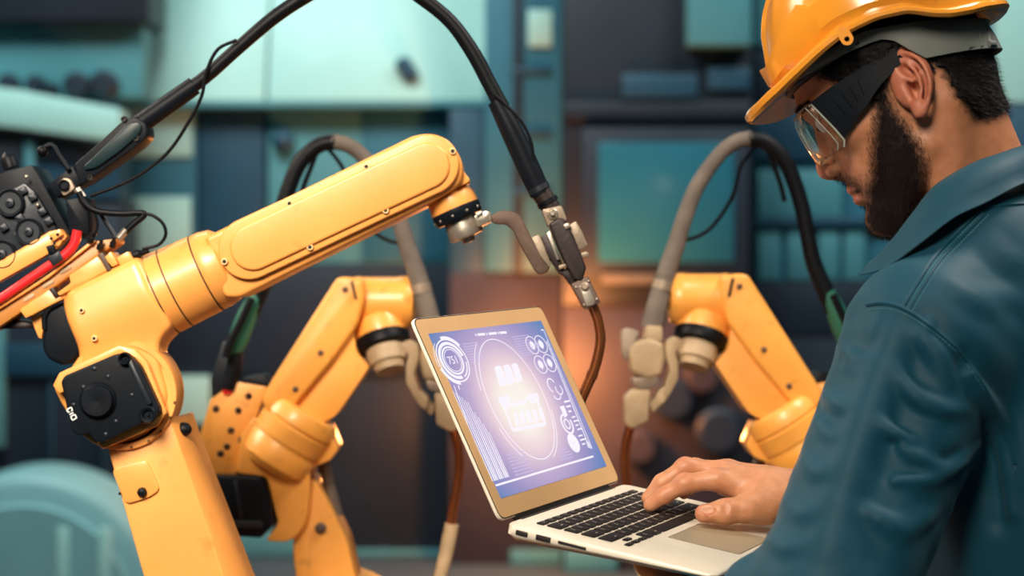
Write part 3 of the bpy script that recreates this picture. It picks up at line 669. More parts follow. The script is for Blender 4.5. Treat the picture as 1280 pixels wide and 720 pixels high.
rear_robot(2.97, True, 'welding_robot', 'yellow welding robot between the laptop and the worker, half hidden by his sleeve', dy=-4)
# ---------------------------------------------------------------- laptop
LO = Vector((-.00958698, 1.99025328, CZ-.23348404))
LU = Vector((.41406278, .90966967, .03245164)).normalized()      # along the hinge, away from the camera
LV = Vector((.89855221, -.40278567, -.17426312)); LV = (LV-LU*LV.dot(LU)).normalized()   # from hinge to the user
LN = LV.cross(LU)
LM = Matrix((LV, LU, LN)).transposed().to_4x4(); LM.translation = LO
LW, LD, LH = .325, .227, .225
lap = thing('laptop', 'open silver laptop held by the worker, its screen glowing with white diagrams', 'laptop', None, M=LM)
M_('aluminium', 'e2d8c6', .4, .15, var=.04, scale=30, bump=.02)
M_('bezel', 'c49e70', .45, 0, var=.05, scale=20)
M_('trackpad', 'b3a88f', .35, .2, var=.03)
M_('key_black', '1d1513', .62, var=.2, scale=60, spec=.3)
M_('port_black', '1d1817', .5)
def rect(x0, y0, x1, y1, r=0, n=4):
    L = [(x0, y0), (x1, y0), (x1, y1), (x0, y1)]
    return rounded(L, r, n) if r else L
def lp(g, poly, z0, z1): return g.loft([[Vector((x, y, z0)) for x, y in poly], [Vector((x, y, z1)) for x, y in poly]])
# base: wedge, 15 mm at the hinge, 4 mm at the front
g = G(); ring = rect(.004, 0, LD, LW, .012, 5)
g.loft([[Vector((x, y, -.0165+.010*x/LD)) for x, y in rect(.010, .006, LD-.006, LW-.006, .012, 5)],
        [Vector((x, y, -.010+.007*x/LD)) for x, y in ring],
        [Vector((x, y, -.0008)) for x, y in ring],
        [Vector((x, y, 0)) for x, y in rect(.0048, .0008, LD-.0008, LW-.0008, .012, 5)]])
bs = g.build('base', MT['aluminium'], lap, local=True, sharp=50)
lp(G(), rect(.0035, .034, .0065, LW-.034, .001), -.002, .0004).build('hinge_bar', MT['port_black'], bs, local=True)
for x0, x1, z0, z1, nm in ((.016, .029, -.0085, -.0035, 'video_port'), (.038, .054, -.0085, -.0030, 'data_port'), (.062, .092, -.0068, -.0040, 'card_slot')):
    G().box(((x0+x1)/2, 0.0004, (z0+z1)/2), (x1-x0, .003, z1-z0)).build(nm, MT['port_black'], bs, local=True, bev=.0006)
tp = lp(G(), rect(.137, .110, .213, .215, .003), -.0005, .0003).build('trackpad', MT['trackpad'], lap, local=True)
lp(G(), rect(.1362, .1092, .2138, .2158, .0035), -.0005, .00012).build('trackpad_seam', MT['port_black'], tp, local=True)
lp(G(), rect(.218, .145, .2272, .18, .003), -.002, .0003).build('thumb_scoop', MT['trackpad'], bs, local=True)
# keys: rows run along the hinge; the near end is the enter side
U0, UT = .027, .271; V0 = .0225; PV = .0186
meshes = {}
def key_mesh(w, h):
    kk = (round(w, 4), round(h, 4))
    if kk not in meshes:
        g = G(); a = rect(-h/2, -w/2, h/2, w/2, .0014, 2); b_ = rect(-h/2+.0005, -w/2+.0005, h/2-.0005, w/2-.0005, .0014, 2)
        g.loft([[Vector((x, y, 0)) for x, y in a], [Vector((x, y, .0010)) for x, y in a], [Vector((x, y, .0014)) for x, y in b_]])
        o = g.build('key', MT['key_black'], None); meshes[kk] = o.data; bpy.data.objects.remove(o)
    return meshes[kk]
GAP = .0035; key_sites = []
def key(v, u, w, h):
    o = bpy.data.objects.new('key', key_mesh(w-GAP, h-GAP)); C.objects.link(o); o.parent = lap
    o.location = (v+h/2, u+w/2, .0002); key_sites.append((v+h/2, u+w/2, w, h))
rows = [(.0115, [UT/14]*14), (PV, [1.5]+[1]*13), (PV, [1]*13+[1.5]), (PV, [1.75]+[1]*11+[1.75]), (PV, [2.3]+[1]*10+[2.2])]
v = V0
for h, ws in rows:
    t = sum(ws); u = U0
    for w in ws: key(v, u, w*UT/t, h); u += w*UT/t
    v += h
pu = UT/14.5; u = U0
key(v+PV/2, u, pu, PV/2); u += pu
key(v, u, pu, PV/2); key(v+PV/2, u, pu, PV/2); u += pu
key(v+PV/2, u, pu, PV/2); u += pu
for w in (1, 1.25, 5.25, 1.25, 1, 1, .75): key(v, u, w*pu, PV); u += w*pu
# lid
AL = PI*2-4.089389     # hinge opening angle
lx, lz = math.cos(AL), math.sin(AL)
LWv = Vector((lx, 0, lz)); LT = Vector((-lz, 0, lx))           # up along the lid; lid normal pointing to its back
def Lp(s, t, n=0): return LWv*t+Vector((0, s, 0))+LT*n         # s along hinge, t up the lid, n>0 behind the glass
if (LT.x > 0): LT = -LT
def lidpoly(poly, n0, n1, g=None):
    g = g or G(); return g.loft([[Lp(s, t, n0) for s, t in poly], [Lp(s, t, n1) for s, t in poly]])
ld = lidpoly(rect(0, .002, LW, LH, .011, 6), .0008, .0045).build('lid', MT['aluminium'], lap, local=True, bev=.0008)
lidpoly(rect(.0018, .004, LW-.0018, LH-.0018, .010, 6), .0, .001).build('bezel', MT['bezel'], ld, local=True)
lidpoly(rect(.0006, .003, LW-.0006, LH-.0006, .0108, 6), .0003, .0011).build('bezel_gasket', MT['port_black'], ld, local=True)
lidpoly(rect(.035, -.003, LW-.035, .004, .001), .0006, .0045).build('hinge_barrel', MT['port_black'], ld, local=True)
S0, S1, T0, T1 = .0190, LW-.0195, .0235, .2065
dm = bpy.data.materials.new('screen_painted_bloom'); dm.use_nodes = True
nt = dm.node_tree; N = nt.nodes; L_ = nt.links; bb = N['Principled BSDF']
bb.inputs['Base Color'].default_value = (.01, .01, .015, 1); bb.inputs['Roughness'].default_value = .25
at = N.new('ShaderNodeAttribute'); at.attribute_name = 'screen_uv'; sx = N.new('ShaderNodeSeparateXYZ'); L_.new(at.outputs['Vector'], sx.inputs[0])
def mth(op, a, b=None):
    n = N.new('ShaderNodeMath'); n.operation = op
    for i, x in enumerate((a, b)):
        if x is None: continue
        if isinstance(x, (int, float)): n.inputs[i].default_value = x
        else: L_.new(x, n.inputs[i])
    return n.outputs[0]
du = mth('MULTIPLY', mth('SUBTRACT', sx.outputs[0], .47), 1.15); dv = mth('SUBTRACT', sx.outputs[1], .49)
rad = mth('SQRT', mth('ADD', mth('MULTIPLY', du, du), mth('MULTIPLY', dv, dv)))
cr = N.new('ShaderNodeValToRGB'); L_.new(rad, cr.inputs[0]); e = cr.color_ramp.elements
for pos, c in ((0, 'fffcf4'), (.16, 'fff4ea'), (.29, 'f0d6de'), (.43, 'c4aed2'), (.57, '9f96c8'), (.75, '6487bf')):  # white bloom over the display centre, painted into its emission
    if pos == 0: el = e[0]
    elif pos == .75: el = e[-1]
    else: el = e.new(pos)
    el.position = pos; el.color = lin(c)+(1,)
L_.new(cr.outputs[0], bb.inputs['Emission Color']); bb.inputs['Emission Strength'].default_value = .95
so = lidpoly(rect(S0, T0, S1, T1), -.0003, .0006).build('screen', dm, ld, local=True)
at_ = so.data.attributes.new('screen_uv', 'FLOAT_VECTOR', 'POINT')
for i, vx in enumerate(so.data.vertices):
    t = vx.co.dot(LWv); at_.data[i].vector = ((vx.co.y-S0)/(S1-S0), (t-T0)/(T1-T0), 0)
# the printed diagrams on the display, placed by display coordinates
def scr(x, y):
    """photo crop coordinates -> display coordinates, by intersecting the sight line with the display"""
    px, py = 500+x/2.571, 380+y/2.571
    Li = LM.inverted(); o = Li @ Vector((0, 0, CZ)); d = (Li @ P(px, py, 1))-o
    t = -o.dot(LT)/d.dot(LT); q = o+d*t
    return (q.y, q.dot(LWv))
gg = G(); fine = G(); ZN = -.0006
def quad(pts, g=None):
    g = g or gg; g.face([g.bm.verts.new(Lp(s, t, ZN)) for s, t in pts])
def line(a, b, w, g=None):
    a = Vector(a); b = Vector(b); d = (b-a); n = Vector((-d.y, d.x)).normalized()*w/2; quad([a+n, b+n, b-n, a-n], g)
def pline(pts, w, closed=False):
    for a, b in zip(pts, pts[1:]+(pts[:1] if closed else [])): line(a, b, w)
def arc(c, rx, ry, a0, a1, w, n=48):
    m = max(6, int(n*abs(a1-a0)/360))
    i_ = [(c[0]+(rx-w)*math.cos(math.radians(a0+(a1-a0)*i/m)), c[1]+(ry-w*.7)*math.sin(math.radians(a0+(a1-a0)*i/m))) for i in range(m+1)]
    o_ = [(c[0]+rx*math.cos(math.radians(a0+(a1-a0)*i/m)), c[1]+ry*math.sin(math.radians(a0+(a1-a0)*i/m))) for i in range(m+1)]
    for i in range(m): quad([i_[i], i_[i+1], o_[i+1], o_[i]])
def disc(c, rx, ry): arc(c, rx, ry, 0, 360, rx*.98, 20)
def textblock(x, y, w, h, n):
    """rows of fine print, too small to read in the photograph"""
    s, t = scr(x, y)
    for i in range(n):
        s0 = s; tt = t-h*i/n
        while s0 < s+w*random.uniform(.75, 1):
            l = random.uniform(.002, .008); line((s0, tt), (min(s0+l, s+w), tt), h/n*.34, fine); s0 += l+.0014
# gauge at upper left
gc = scr(169, 182); RX, RY = .0335, .0245
arc(gc, RX*1.12, RY*1.12, 35, 100, .0055); arc(gc, RX*1.12, RY*1.12, 195, 262, .0045); arc(gc, RX*1.12, RY*1.12, 130, 190, .0012)
arc(gc, RX, RY, 0, 360, .0022); arc(gc, RX*.86, RY*.86, 10, 280, .0050); arc(gc, RX*.86, RY*.86, 290, 350, .0020)
arc(gc, RX*.66, RY*.66, 0, 360, .0030); arc(gc, RX*.52, RY*.52, 0, 360, .0012)
textblock(200, 130, .040, .024, 8); textblock(360, 107, .046, .026, 9); textblock(342, 487, .046, .030, 8); textblock(503, 474, .036, .014, 4)
for x0, x1 in ((241, 244), (248, 272), (276, 279), (284, 309), (313, 316), (319, 341)):
    line(scr(x0, 100-(x0-241)*.085), scr(x1, 100-(x1-241)*.085), .0028)
# large ellipse and partial arcs
ec = scr(376, 305); arc(ec, .070, .071, 0, 360, .0014, 90); arc(ec, .078, .079, 120, 168, .0012); arc(ec, .075, .076, 290, 345, .0012); arc(ec, .078, .079, 200, 232, .0014)
# three stacks over a works building
for q in (((302, 203), (318, 198), (326, 204), (345, 258), (336, 263), (320, 264)), ((330, 199), (345, 194), (353, 200), (371, 252), (362, 257), (347, 260)), ((357, 195), (370, 190), (377, 196), (394, 246), (386, 251), (375, 253))): quad([scr(*p) for p in q])
W_ = .004
pline([scr(*p) for p in ((318, 308), (346, 298), (358, 326), (404, 314), (410, 298), (440, 290), (443, 318), (466, 386), (362, 406), (338, 342))], W_, True)
for i in range(5):
    x = 364+i*20; quad([scr(x, 352-i*4), scr(x+11, 350-i*4), scr(x+22, 388-i*4), scr(x+9, 391-i*4)])
quad([scr(322, 312), scr(342, 304), scr(352, 330), scr(340, 340)]); quad([scr(412, 304), scr(436, 297), scr(438, 316), scr(424, 322)])
quad([scr(360, 400), scr(464, 380), scr(468, 388), scr(362, 408)])
# right column of icons
for x, y in ((424, 133), (452, 130), (451, 195), (480, 190)):
    c = scr(x, y); arc(c, .0150, .0112, 0, 360, .0015); arc(c, .0062, .0050, 0, 360, .006, 20); line((c[0], c[1]-.006), (c[0], c[1]+.006), .002)
c = scr(487, 262); arc(c, .011, .009, 20, 250, .0022); arc((c[0]+.014, c[1]-.006), .009, .007, 140, 400, .0020); arc((c[0]+.002, c[1]-.012), .010, .006, 180, 360, .0020)
c = scr(512, 330); quad([c, (c[0]+.012, c[1]), (c[0]+.010, c[1]-.012), (c[0], c[1]-.014)])
for i, l in enumerate((.016, .012, .008)): line((c[0]+.017, c[1]+.004-i*.006), (c[0]+.017+l, c[1]+.004-i*.006), .0022)
c = scr(536, 386); arc(c, .0145, .0125, 60, 380, .0035); arc(c, .0075, .0065, 0, 360, .0025)
for i, l in enumerate((.010, .015, .008, .012)): line((c[0]+.020, c[1]+.006-i*.005), (c[0]+.020+l, c[1]+.006-i*.005), .0018)
c = scr(557, 447); disc(c, .0135, .0115)
for i, l in enumerate((.012, .017, .009)): line((c[0]+.020, c[1]+.006-i*.005), (c[0]+.020+l, c[1]+.006-i*.005), .0018)
pline([scr(452, 84), scr(460, 84), scr(615, 462)], .0014); pline([scr(470, 120), scr(608, 462)], .0020)
for i in range(5): line(scr(596+i*3, 440+i*1), scr(604+i*3, 462+i*1), .0012)
line(scr(306, 584), scr(620, 490), .0022)
# bars at lower left
line(scr(172, 262), scr(218, 392), .0014); line(scr(186, 262), scr(190, 275), .002)
b0 = scr(296, 571); b1 = scr(348, 557)
for i in range(10):
    f = i/9; s = b0[0]+(b1[0]-b0[0])*f; h = (.100, .098, .094, .092, .088, .086, .074, .068, .060, .050)[i]
    quad([(s, b0[1]), (s+(.0030 if i % 3 else .0018), b0[1]), (s+.0010, b0[1]+h), (s, b0[1]+h)])
M_gfx = emit('screen_print', 'fbf6ff', 1.0)
gg.build('screen_graphics', M_gfx, so, local=True)
tag(fine.build('fine_print', emit('screen_fine_print', 'cdc0e6', 1.0), so, local=True), kind='stuff')
def text_obj(name, txt, size, m, parent, Mx):
    cu = bpy.data.curves.new(name, 'FONT'); cu.body = txt; cu.size = size; cu.align_x = 'CENTER'; cu.align_y = 'CENTER'
    t = bpy.data.objects.new(name, cu); C.objects.link(t); dg = bpy.context.evaluated_depsgraph_get()
    me = bpy.data.meshes.new_from_object(t.evaluated_get(dg)); bpy.data.objects.remove(t)
    me.transform(Mx); o = bpy.data.objects.new(name, me); C.objects.link(o); me.materials.clear(); me.materials.append(m); o.parent = parent; return o
Mx = Matrix((Vector((0, 1, 0)), LWv, -LT)).transposed().to_4x4(); Mx.translation = Lp(gc[0], gc[1], -.0007)
text_obj('gauge_number', '751', .0125, M_gfx, so, Mx @ Matrix.Diagonal((1.25, 1, 1, 1)))
# key legends, fine pale marks at the centre of each key
gl = G()
for v, u, w, h in key_sites:
    if w > .06: continue
    s = .0014 if h < .013 else .0020
    for dx, dy in ((-.0012, 0), (.0012, 0)) if w < .021 else ((.002, .003), (.002, .0055)):
        gl.face([gl.bm.verts.new((v+dx+a*s*.7, u+dy+b_*s, .0017)) for a, b_ in ((-.5, -.5), (.5, -.5), (.5, .5), (-.5, .5))])
tag(gl.build('key_legends', mat('legend', 'd0c6ba', .6), lap, local=True), kind='stuff')
# ---------------------------------------------------------------- the worker
# ---- head frame: x forward, y to his left (towards the camera), z up
HO = np.array([.3997, 2.0455, 1.6436]); YAW, PIT = math.radians(15), math.radians(30)
Fv = np.array([-math.cos(YAW), math.sin(YAW), 0]); HL = np.array([-math.sin(YAW), -math.cos(YAW), 0])
HX = Fv*math.cos(PIT)-np.array([0, 0, math.sin(PIT)]); HZ = Fv*math.sin(PIT)+np.array([0, 0, math.cos(PIT)])
HM = np.stack([HX, HL, HZ], 1)
def toH(p): return (p-HO.astype(np.float32))@HM.astype(np.float32)
def toW(q): return np.asarray(q)@HM.T+HO
def hl(px, py, y):
    c = np.array([0, 0, CZ]); d = np.array(P(px, py, 1))-c
    t = ((HO+HL*y-c)@HL)/(d@HL); q = c+d*t-HO
    return (float(q@HX), float(q@HZ))
ZT = np.array([-.125, -.115, -.105, -.09, -.078, -.066, -.06, -.052, -.038, -.02, 0, .02, .035, .05, .065, .08, .1, .115, .125])
XF = np.array([.062, .080, .0895, .0925, .0865, .0885, .0875, .0905, .0915, .0895, .0875, .0875, .0935, .0945, .092, .086, .070, .050, .025])
XB = np.array([.056, .053, .046, .030, .008, -.016, -.030, -.045, -.066, -.083, -.093, -.0985, -.100, -.0985, -.095, -.088, -.070, -.052, -.025])
WT = np.array([.018, .030, .039, .0485, .0545, .0585, .0600, .0618, .0645, .0675, .0700, .0730, .0755, .0765, .0755, .0715, .059, .042, .02])
XC = np.array([.058, .060, .055, .045, .032, .018, .012, .004, -.004, -.010, -.014, -.018, -.018, -.016, -.012, -.008, -.004, 0, 0])
EARP = lambda x, y, o=0: (lambda px, py, yy: (hl(px, py, yy)[0], yy, hl(px, py, yy)[1]))(1090+x/6.55, 50+y/6.55, .0735+.017*((1090+x/6.55)-1113)/50+o)
helix = [EARP(*p) for p in spline([(330, 335), (255, 305), (200, 255), (180, 200), (188, 145), (235, 108), (300, 112), (375, 150), (430, 215), (465, 300), (475, 390), (462, 480), (438, 550), (405, 598), (372, 612)], 3)]
anti = [EARP(*p, -.002) for p in spline([(300, 205), (355, 255), (390, 325), (405, 400), (390, 480), (372, 540)], 3)]
trag = [EARP(*p, -.003) for p in [(262, 400), (290, 455), (318, 510), (350, 560)]]
mir = lambda L: [(a, -b, c) for a, b, c in L]
def ear_sd(q, s):
    q = q*np.array([1, s, 1], np.float32)
    d = ell(q, EARP(330, 330, -.009), (.021, .0085, .030), np.array(Matrix.Rotation(-.35, 3, 'Y')))
    d = smax(d, -ell(q, EARP(342, 415, .004), (.0078, .016, .0135)), .004)
    d = smax(d, -ell(q, EARP(300, 240, .002), (.0115, .010, .0065), np.array(Matrix.Rotation(-.9, 3, 'Y'))), .004)
    d = smin(d, chain(q, helix, [.0022]*4+[.0026]*30+[.0030]*9+[.0036]*20), .003)
    d = smin(d, chain(q, anti, [.0021]*40), .0035)
    d = smin(d, chain(q, trag, [.0040, .0045, .0038, .0036]), .005)
    d = smin(d, ell(q, EARP(392, 560, -.001), (.0075, .0050, .0095)), .005)
    return d
NB, NT = toH(np.array([[.515, 2.075, 1.455]], np.float32))[0], None
def head_sd(p):
    q = toH(p); x, y, z = q.T; zc = np.clip(z, -.125, .125)
    xf, xb, w, xc = (np.interp(zc, ZT, t) for t in (XF, XB, WT, XC))
    fr = x > xc; hx = np.where(fr, xf-xc, xc-xb); hx = np.maximum(hx, .006)
    pw = np.where(fr, 2.25, 2.1)
    rho = ((np.abs(x-xc)/hx)**pw+(np.abs(y)/w)**pw)**(1/pw)
    d = (rho-1)*np.minimum(hx, w); d = np.where(rho > 1, np.minimum(d, (rho-1)*np.maximum(hx, w)*.8+0*d), d)
    d = d+np.abs(z-zc)*.9
    ya = np.abs(y); qa = np.stack([x, ya, z], 1)
    A = lambda f, k: smin(d, f, k)
    d = A(ell(qa, (.058, .047, -.006), (.026, .018, .016)), .014)          # cheekbone
    d = A(chain(qa, [(.0885, 0, .036), (.0865, .022, .041), (.070, .048, .036)], [.0085, .008, .006]), .010)  # brow
    d = smax(d, -ell(qa, (.098, .033, .017), (.017, .017, .0125)), .010)  # eye socket
    d = A(ell(qa, (.0745, .032, .016), (.0125, .0135, .0125)), .003)      # lids
    d = A(cap(qa, (.0855, 0, .020), (.1035, 0, -.018), .0060, .0078), .009)  # nose
    d = A(ell(qa, (.1035, 0, -.0245), (.0092, .0092, .0082)), .005)
    d = A(ell(qa, (.0945, .0115, -.0290), (.0095, .0065, .0068)), .004)
    d = A(cap(qa, (.1020, 0, -.031), (.0915, 0, -.0385), .0042, .0050), .005)
    d = smax(d, -ell(qa, (.0985, .0062, -.0360), (.0050, .0028, .0035)), .002)
    d = A(chain(qa, [(.0895, 0, -.0545), (.0875, .010, -.0545), (.076, .023, -.0610)], [.0068, .0058, .003]), .005)  # upper lip
    d = A(chain(qa, [(.0885, 0, -.0668), (.0862, .011, -.0665), (.076, .022, -.0625)], [.0072, .0060, .003]), .004)  # lower lip
    d = smax(d, -chain(qa, [(.0975, 0, -.0604), (.0935, .011, -.0604), (.080, .024, -.0620)], [.0016, .0016, .0012]), .003)
    d = A(ell(qa, (.0820, 0, -.098), (.0125, .018, .0135)), .012)          # chin
    d = A(chain(qa, [(.070, .020, -.108), (.030, .046, -.082), (.004, .054, -.058)], [.010, .010, .011]), .015)  # jaw line
    n1 = (-.030, 0, -.012); n0 = tuple(NB)
    d = smin(d, cap(q, n1, n0, .0585, .066), .022)                         # neck
    d = smin(d, cap(qa, (-.038, .046, -.035), (NB[0]+.055, .030, NB[2]+.02), .016, .016), .020)  # neck muscle
    for s in (1, -1): d = smin(d, ear_sd(q, s), .003)
    return d
_c = toW(np.array([[0, 0, 0]]))[0]
hv, hf = nets(head_sd, (.26, 1.93, 1.43), (.60, 2.19, 1.80), .0018)

# ---- joints (world)
NECK = (.510, 2.07, 1.47)
SH_N, EL_N, WR_N = (.400, 1.925, 1.392), (.246, 1.808, 1.065), (.186, 1.943, 1.132)
SH_F, EL_F, WR_F = (.470, 2.235, 1.39), (.470, 2.300, 1.13), None
PEL = (.60, 2.07, .93)
TM = np.array(Matrix.Rotation(math.radians(-25), 3, 'Z')); TM = np.stack([(-math.cos(math.radians(25)), math.sin(math.radians(25)), 0), (-math.sin(math.radians(25)), -math.cos(math.radians(25)), 0), (0, 0, 1)], 1)
# ---- hands
def lap_hit(px, py, n):
    """where a sight line meets the plane n metres above the keyboard"""
    Li = LM.inverted(); o = Li @ Vector((0, 0, CZ)); d = (Li @ P(px, py, 1))-o
    t = (n-o.z)/d.z; q = o+d*t; w = LM @ q
    return w
tip = lap_hit(812, 630, .010); HD = tip.y
def hp(x, y, dd): return tuple(P(790+x/6, 560+y/6, HD+dd))
WR_F = hp(1200, 345, -.005)
index = [hp(640, 235, -.005), hp(392, 268, -.006), hp(235, 360, -.002), hp(136, 428, 0)]
middle = [hp(690, 180, .020), hp(400, 148, .019), hp(225, 262, .018), hp(122, 375, .018)]
ring = [hp(720, 170, .042), hp(470, 150, .043), hp(320, 250, .040), hp(235, 350, .036)]
little = [hp(780, 190, .060), hp(580, 190, .062), hp(460, 270, .058), hp(390, 340, .054)]
thumb = [hp(980, 430, -.018), hp(860, 455, -.030), hp(700, 478, -.036), hp(540, 492, -.040)]
def hand_sd(p):
    d = None
    def U(f, k):
        nonlocal d; d = f if d is None else smin(d, f, k)
    w = np.array(WR_F); palm_in = np.array(hp(1010, 330, 0))
    U(ell(p, hp(880, 262, .022), (.040, .034, .0155), np.array(Matrix.Rotation(math.radians(-7), 3, 'Y'))), .01)
    for f, r in ((index, .0118), (middle, .0122), (ring, .0112), (little, .0100)): U(cap(p, f[0], palm_in+np.array([0, (f[0][1]-HD)*.5, 0]), r, .016), .016)
    U(chain(p, [tuple(palm_in), tuple(w), hp(1500, 430, .02)], [.0205, .0235, .031]), .02)
    U(cap(p, hp(1010, 330, .020), hp(1180, 345, .018), .020, .024), .015)
    fd = None
    for f, r in ((index, (.0112, .0100, .0088, .0074)), (middle, (.0115, .0102, .0090, .0076)), (ring, (.0108, .0096, .0086, .0072)), (little, (.0096, .0084, .0076, .0066))):
        q = [np.array(x) for x in f]; c = chain(p, q, r, .006)
        c = smin(c, ell(p, q[1], (r[1]*1.06,)*3), .004); fd = c if fd is None else np.minimum(fd, c)
    U(fd, .007)
    U(chain(p, thumb, [.0175, .0140, .0125, .0098], .008), .012)
    U(cap(p, thumb[0], hp(1120, 400, -.008), .017, .019), .014)
    U(cap(p, hp(900, 330, -.002), thumb[0], .010, .012), .016)
    for x in (688, 702, 716): d = smax(d, -cap(p, hp(x, 425, -.048), hp(x+4, 505, -.052), .0016), .002)   # thumb knuckle creases
    # thumb nail
    d = smax(d, -ell(p, hp(566, 462, -.0475), (.0088, .0030, .0056), np.array(Matrix.Rotation(.12, 3, 'Y'))), .0010)
    return d
xs = [np.array(t) for t in index+middle+ring+little+thumb]
rhv, rhf = nets(hand_sd, np.min(xs, 0)-.02, np.max(xs, 0)+np.array([.075, .02, .03]), .0015)
# left hand, palm up under the laptop
LC = np.array(LM @ Vector((.175, .110, -.031))); LNa = np.array(LN); LUa = np.array(LU)*.95-np.array(LV)*.3; LUa /= np.linalg.norm(LUa); LVa = np.cross(LUa, LNa)
def lh(a, b, n): return LC+LUa*a+LVa*b+LNa*n         # a towards the fingertips, b towards the user
def left_sd(p):
    R = np.stack([LUa, LVa, LNa], 1)
    d = ell(p, LC, (.046, .042, .0135), R)
    d = smin(d, chain(p, [lh(-.02, 0, 0), lh(-.050, 0, -.010), tuple(WR_N)], [.020, .024, .026]), .02)
    for u, l in ((.028, .058), (.010, .074), (-.010, .078), (-.028, .070)):
        d = smin(d, chain(p, [lh(.03, u, 0), lh(.03+l*.5, u*1.25, .003), lh(.03+l*.8, u*1.3, .004), lh(.03+l, u*1.3, .006)], [.0105, .0095, .0088, .0075]), .006)
    d = smin(d, chain(p, [lh(-.03, -.03, 0), lh(-.004, -.052, .002), lh(.028, -.066, .006)], [.016, .0125, .0095]), .012)
    return d
lhv, lhf = nets(left_sd, LC-.16, LC+.16, .0026)
def body_sd(p):
    d = ell(p, (.52, 2.07, 1.27), (.085, .15, .24), TM)
    d = smin(d, ell(p, (.57, 2.07, 1.02), (.10, .14, .20), TM), .08)
    d = smin(d, cap(p, NECK, (.52, 2.075, 1.36), .05, .07), .05)
    for s, e, w in ((SH_N, EL_N, WR_N), (SH_F, EL_F, WR_F)):
        d = smin(d, cap(p, (.51, 2.07, 1.42), s, .05, .05), .04); d = smin(d, chain(p, [s, e, w], [.048, .036, .026]), .02)
    for sy in (-1, 1):
        h = (.60, 2.07+sy*.09, .92); kn = (.56, 2.07+sy*.11, .50); an = (.60, 2.07+sy*.12, .09)
        d = smin(d, chain(p, [h, kn, an], [.085, .055, .04]), .03)
        d = smin(d, cap(p, an, (.47, 2.07+sy*.13, .045), .04, .032), .03)
    return d
bv, bf = nets(body_sd, (.08, 1.72, 0.0), (.78, 2.44, 1.50), .008)
V = [hv, rhv, lhv, bv]; Fs = [hf, rhf, lhf, bf]; off = np.cumsum([0]+[len(v) for v in V])
BV = np.concatenate(V); BF = np.concatenate([f+o for f, o in zip(Fs, off)])

# ---- skin colours (his complexion, lips, beard shadow) as a colour attribute
skin = bpy.data.materials.new('skin'); skin.use_nodes = True; nt = skin.node_tree; N = nt.nodes; L_ = nt.links; b_ = N['Principled BSDF']
a_ = N.new('ShaderNodeAttribute'); a_.attribute_name = 'complexion'
nz = N.new('ShaderNodeTexNoise'); nz.inputs['Scale'].default_value = 90; nz.inputs['Detail'].default_value = 6
tc = N.new('ShaderNodeTexCoord'); L_.new(tc.outputs['Object'], nz.inputs['Vector'])
rp = N.new('ShaderNodeValToRGB'); rp.color_ramp.elements[0].color = (.84, .80, .78, 1); rp.color_ramp.elements[1].color = (1.05, 1.05, 1.05, 1)
rp.color_ramp.elements[0].position = .3; rp.color_ramp.elements[1].position = .7; L_.new(nz.outputs['Fac'], rp.inputs['Fac'])
mx = N.new('ShaderNodeMixRGB'); mx.blend_type = 'MULTIPLY'; mx.inputs[0].default_value = 1
L_.new(a_.outputs['Color'], mx.inputs[1]); L_.new(rp.outputs['Color'], mx.inputs[2]); L_.new(mx.outputs[0], b_.inputs['Base Color'])
b_.inputs['Roughness'].default_value = .48; b_.inputs['Subsurface Weight'].default_value = .12; b_.inputs['Subsurface Radius'].default_value = (1, .35, .2); b_.inputs['Subsurface Scale'].default_value = .004
vr = N.new('ShaderNodeTexVoronoi'); vr.inputs['Scale'].default_value = 700; L_.new(tc.outputs['Object'], vr.inputs['Vector'])
bp = N.new('ShaderNodeBump'); bp.inputs['Strength'].default_value = .12; bp.inputs['Distance'].default_value = .001; L_.new(vr.outputs['Distance'], bp.inputs['Height']); L_.new(bp.outputs['Normal'], b_.inputs['Normal'])
HYN = .066
# outlines of beard and hair as measured on the photographed (left) side, in pixels; the right side mirrors them
beard_poly = [(1090, 92), (1107, 96), (1113, 120), (1125, 143), (1140, 162), (1152, 180), (1158, 205), (1157, 235), (1152, 262), (1140, 292), (1118, 306), (1086, 296), (1074, 276), (1078, 261), (1072, 253), (1082, 247), (1074, 241), (1046, 236), (1040, 226), (1052, 219), (1066, 222), (1081, 233), (1087, 225), (1087, 195), (1090, 160), (1092, 125)]
hair_poly = [(1000, 60), (1020, 96), (1062, 112), (1084, 118), (1092, 132), (1106, 130), (1108, 108), (1114, 88), (1117, 66), (1140, 62), (1158, 78), (1176, 90), (1186, 108), (1194, 124), (1208, 137), (1216, 152), (1232, 150), (1250, 146), (1290, 120), (1290, -90), (1000, -90)]
def side_px(q):
    w = toW(np.stack([q[:, 0], np.abs(q[:, 1]), q[:, 2]], 1)); return 640+F*w[:, 0]/w[:, 1], 360-F*(w[:, 2]-CZ)/w[:, 1]
def sstep(a, b, x): t = np.clip((x-a)/(b-a), 0, 1); return t*t*(3-2*t)
def wob(q, f, s): return np.sin(q[:, 0]*f+s)*np.sin(q[:, 2]*f*1.3+s*2)*np.sin(q[:, 1]*f*.9+s)
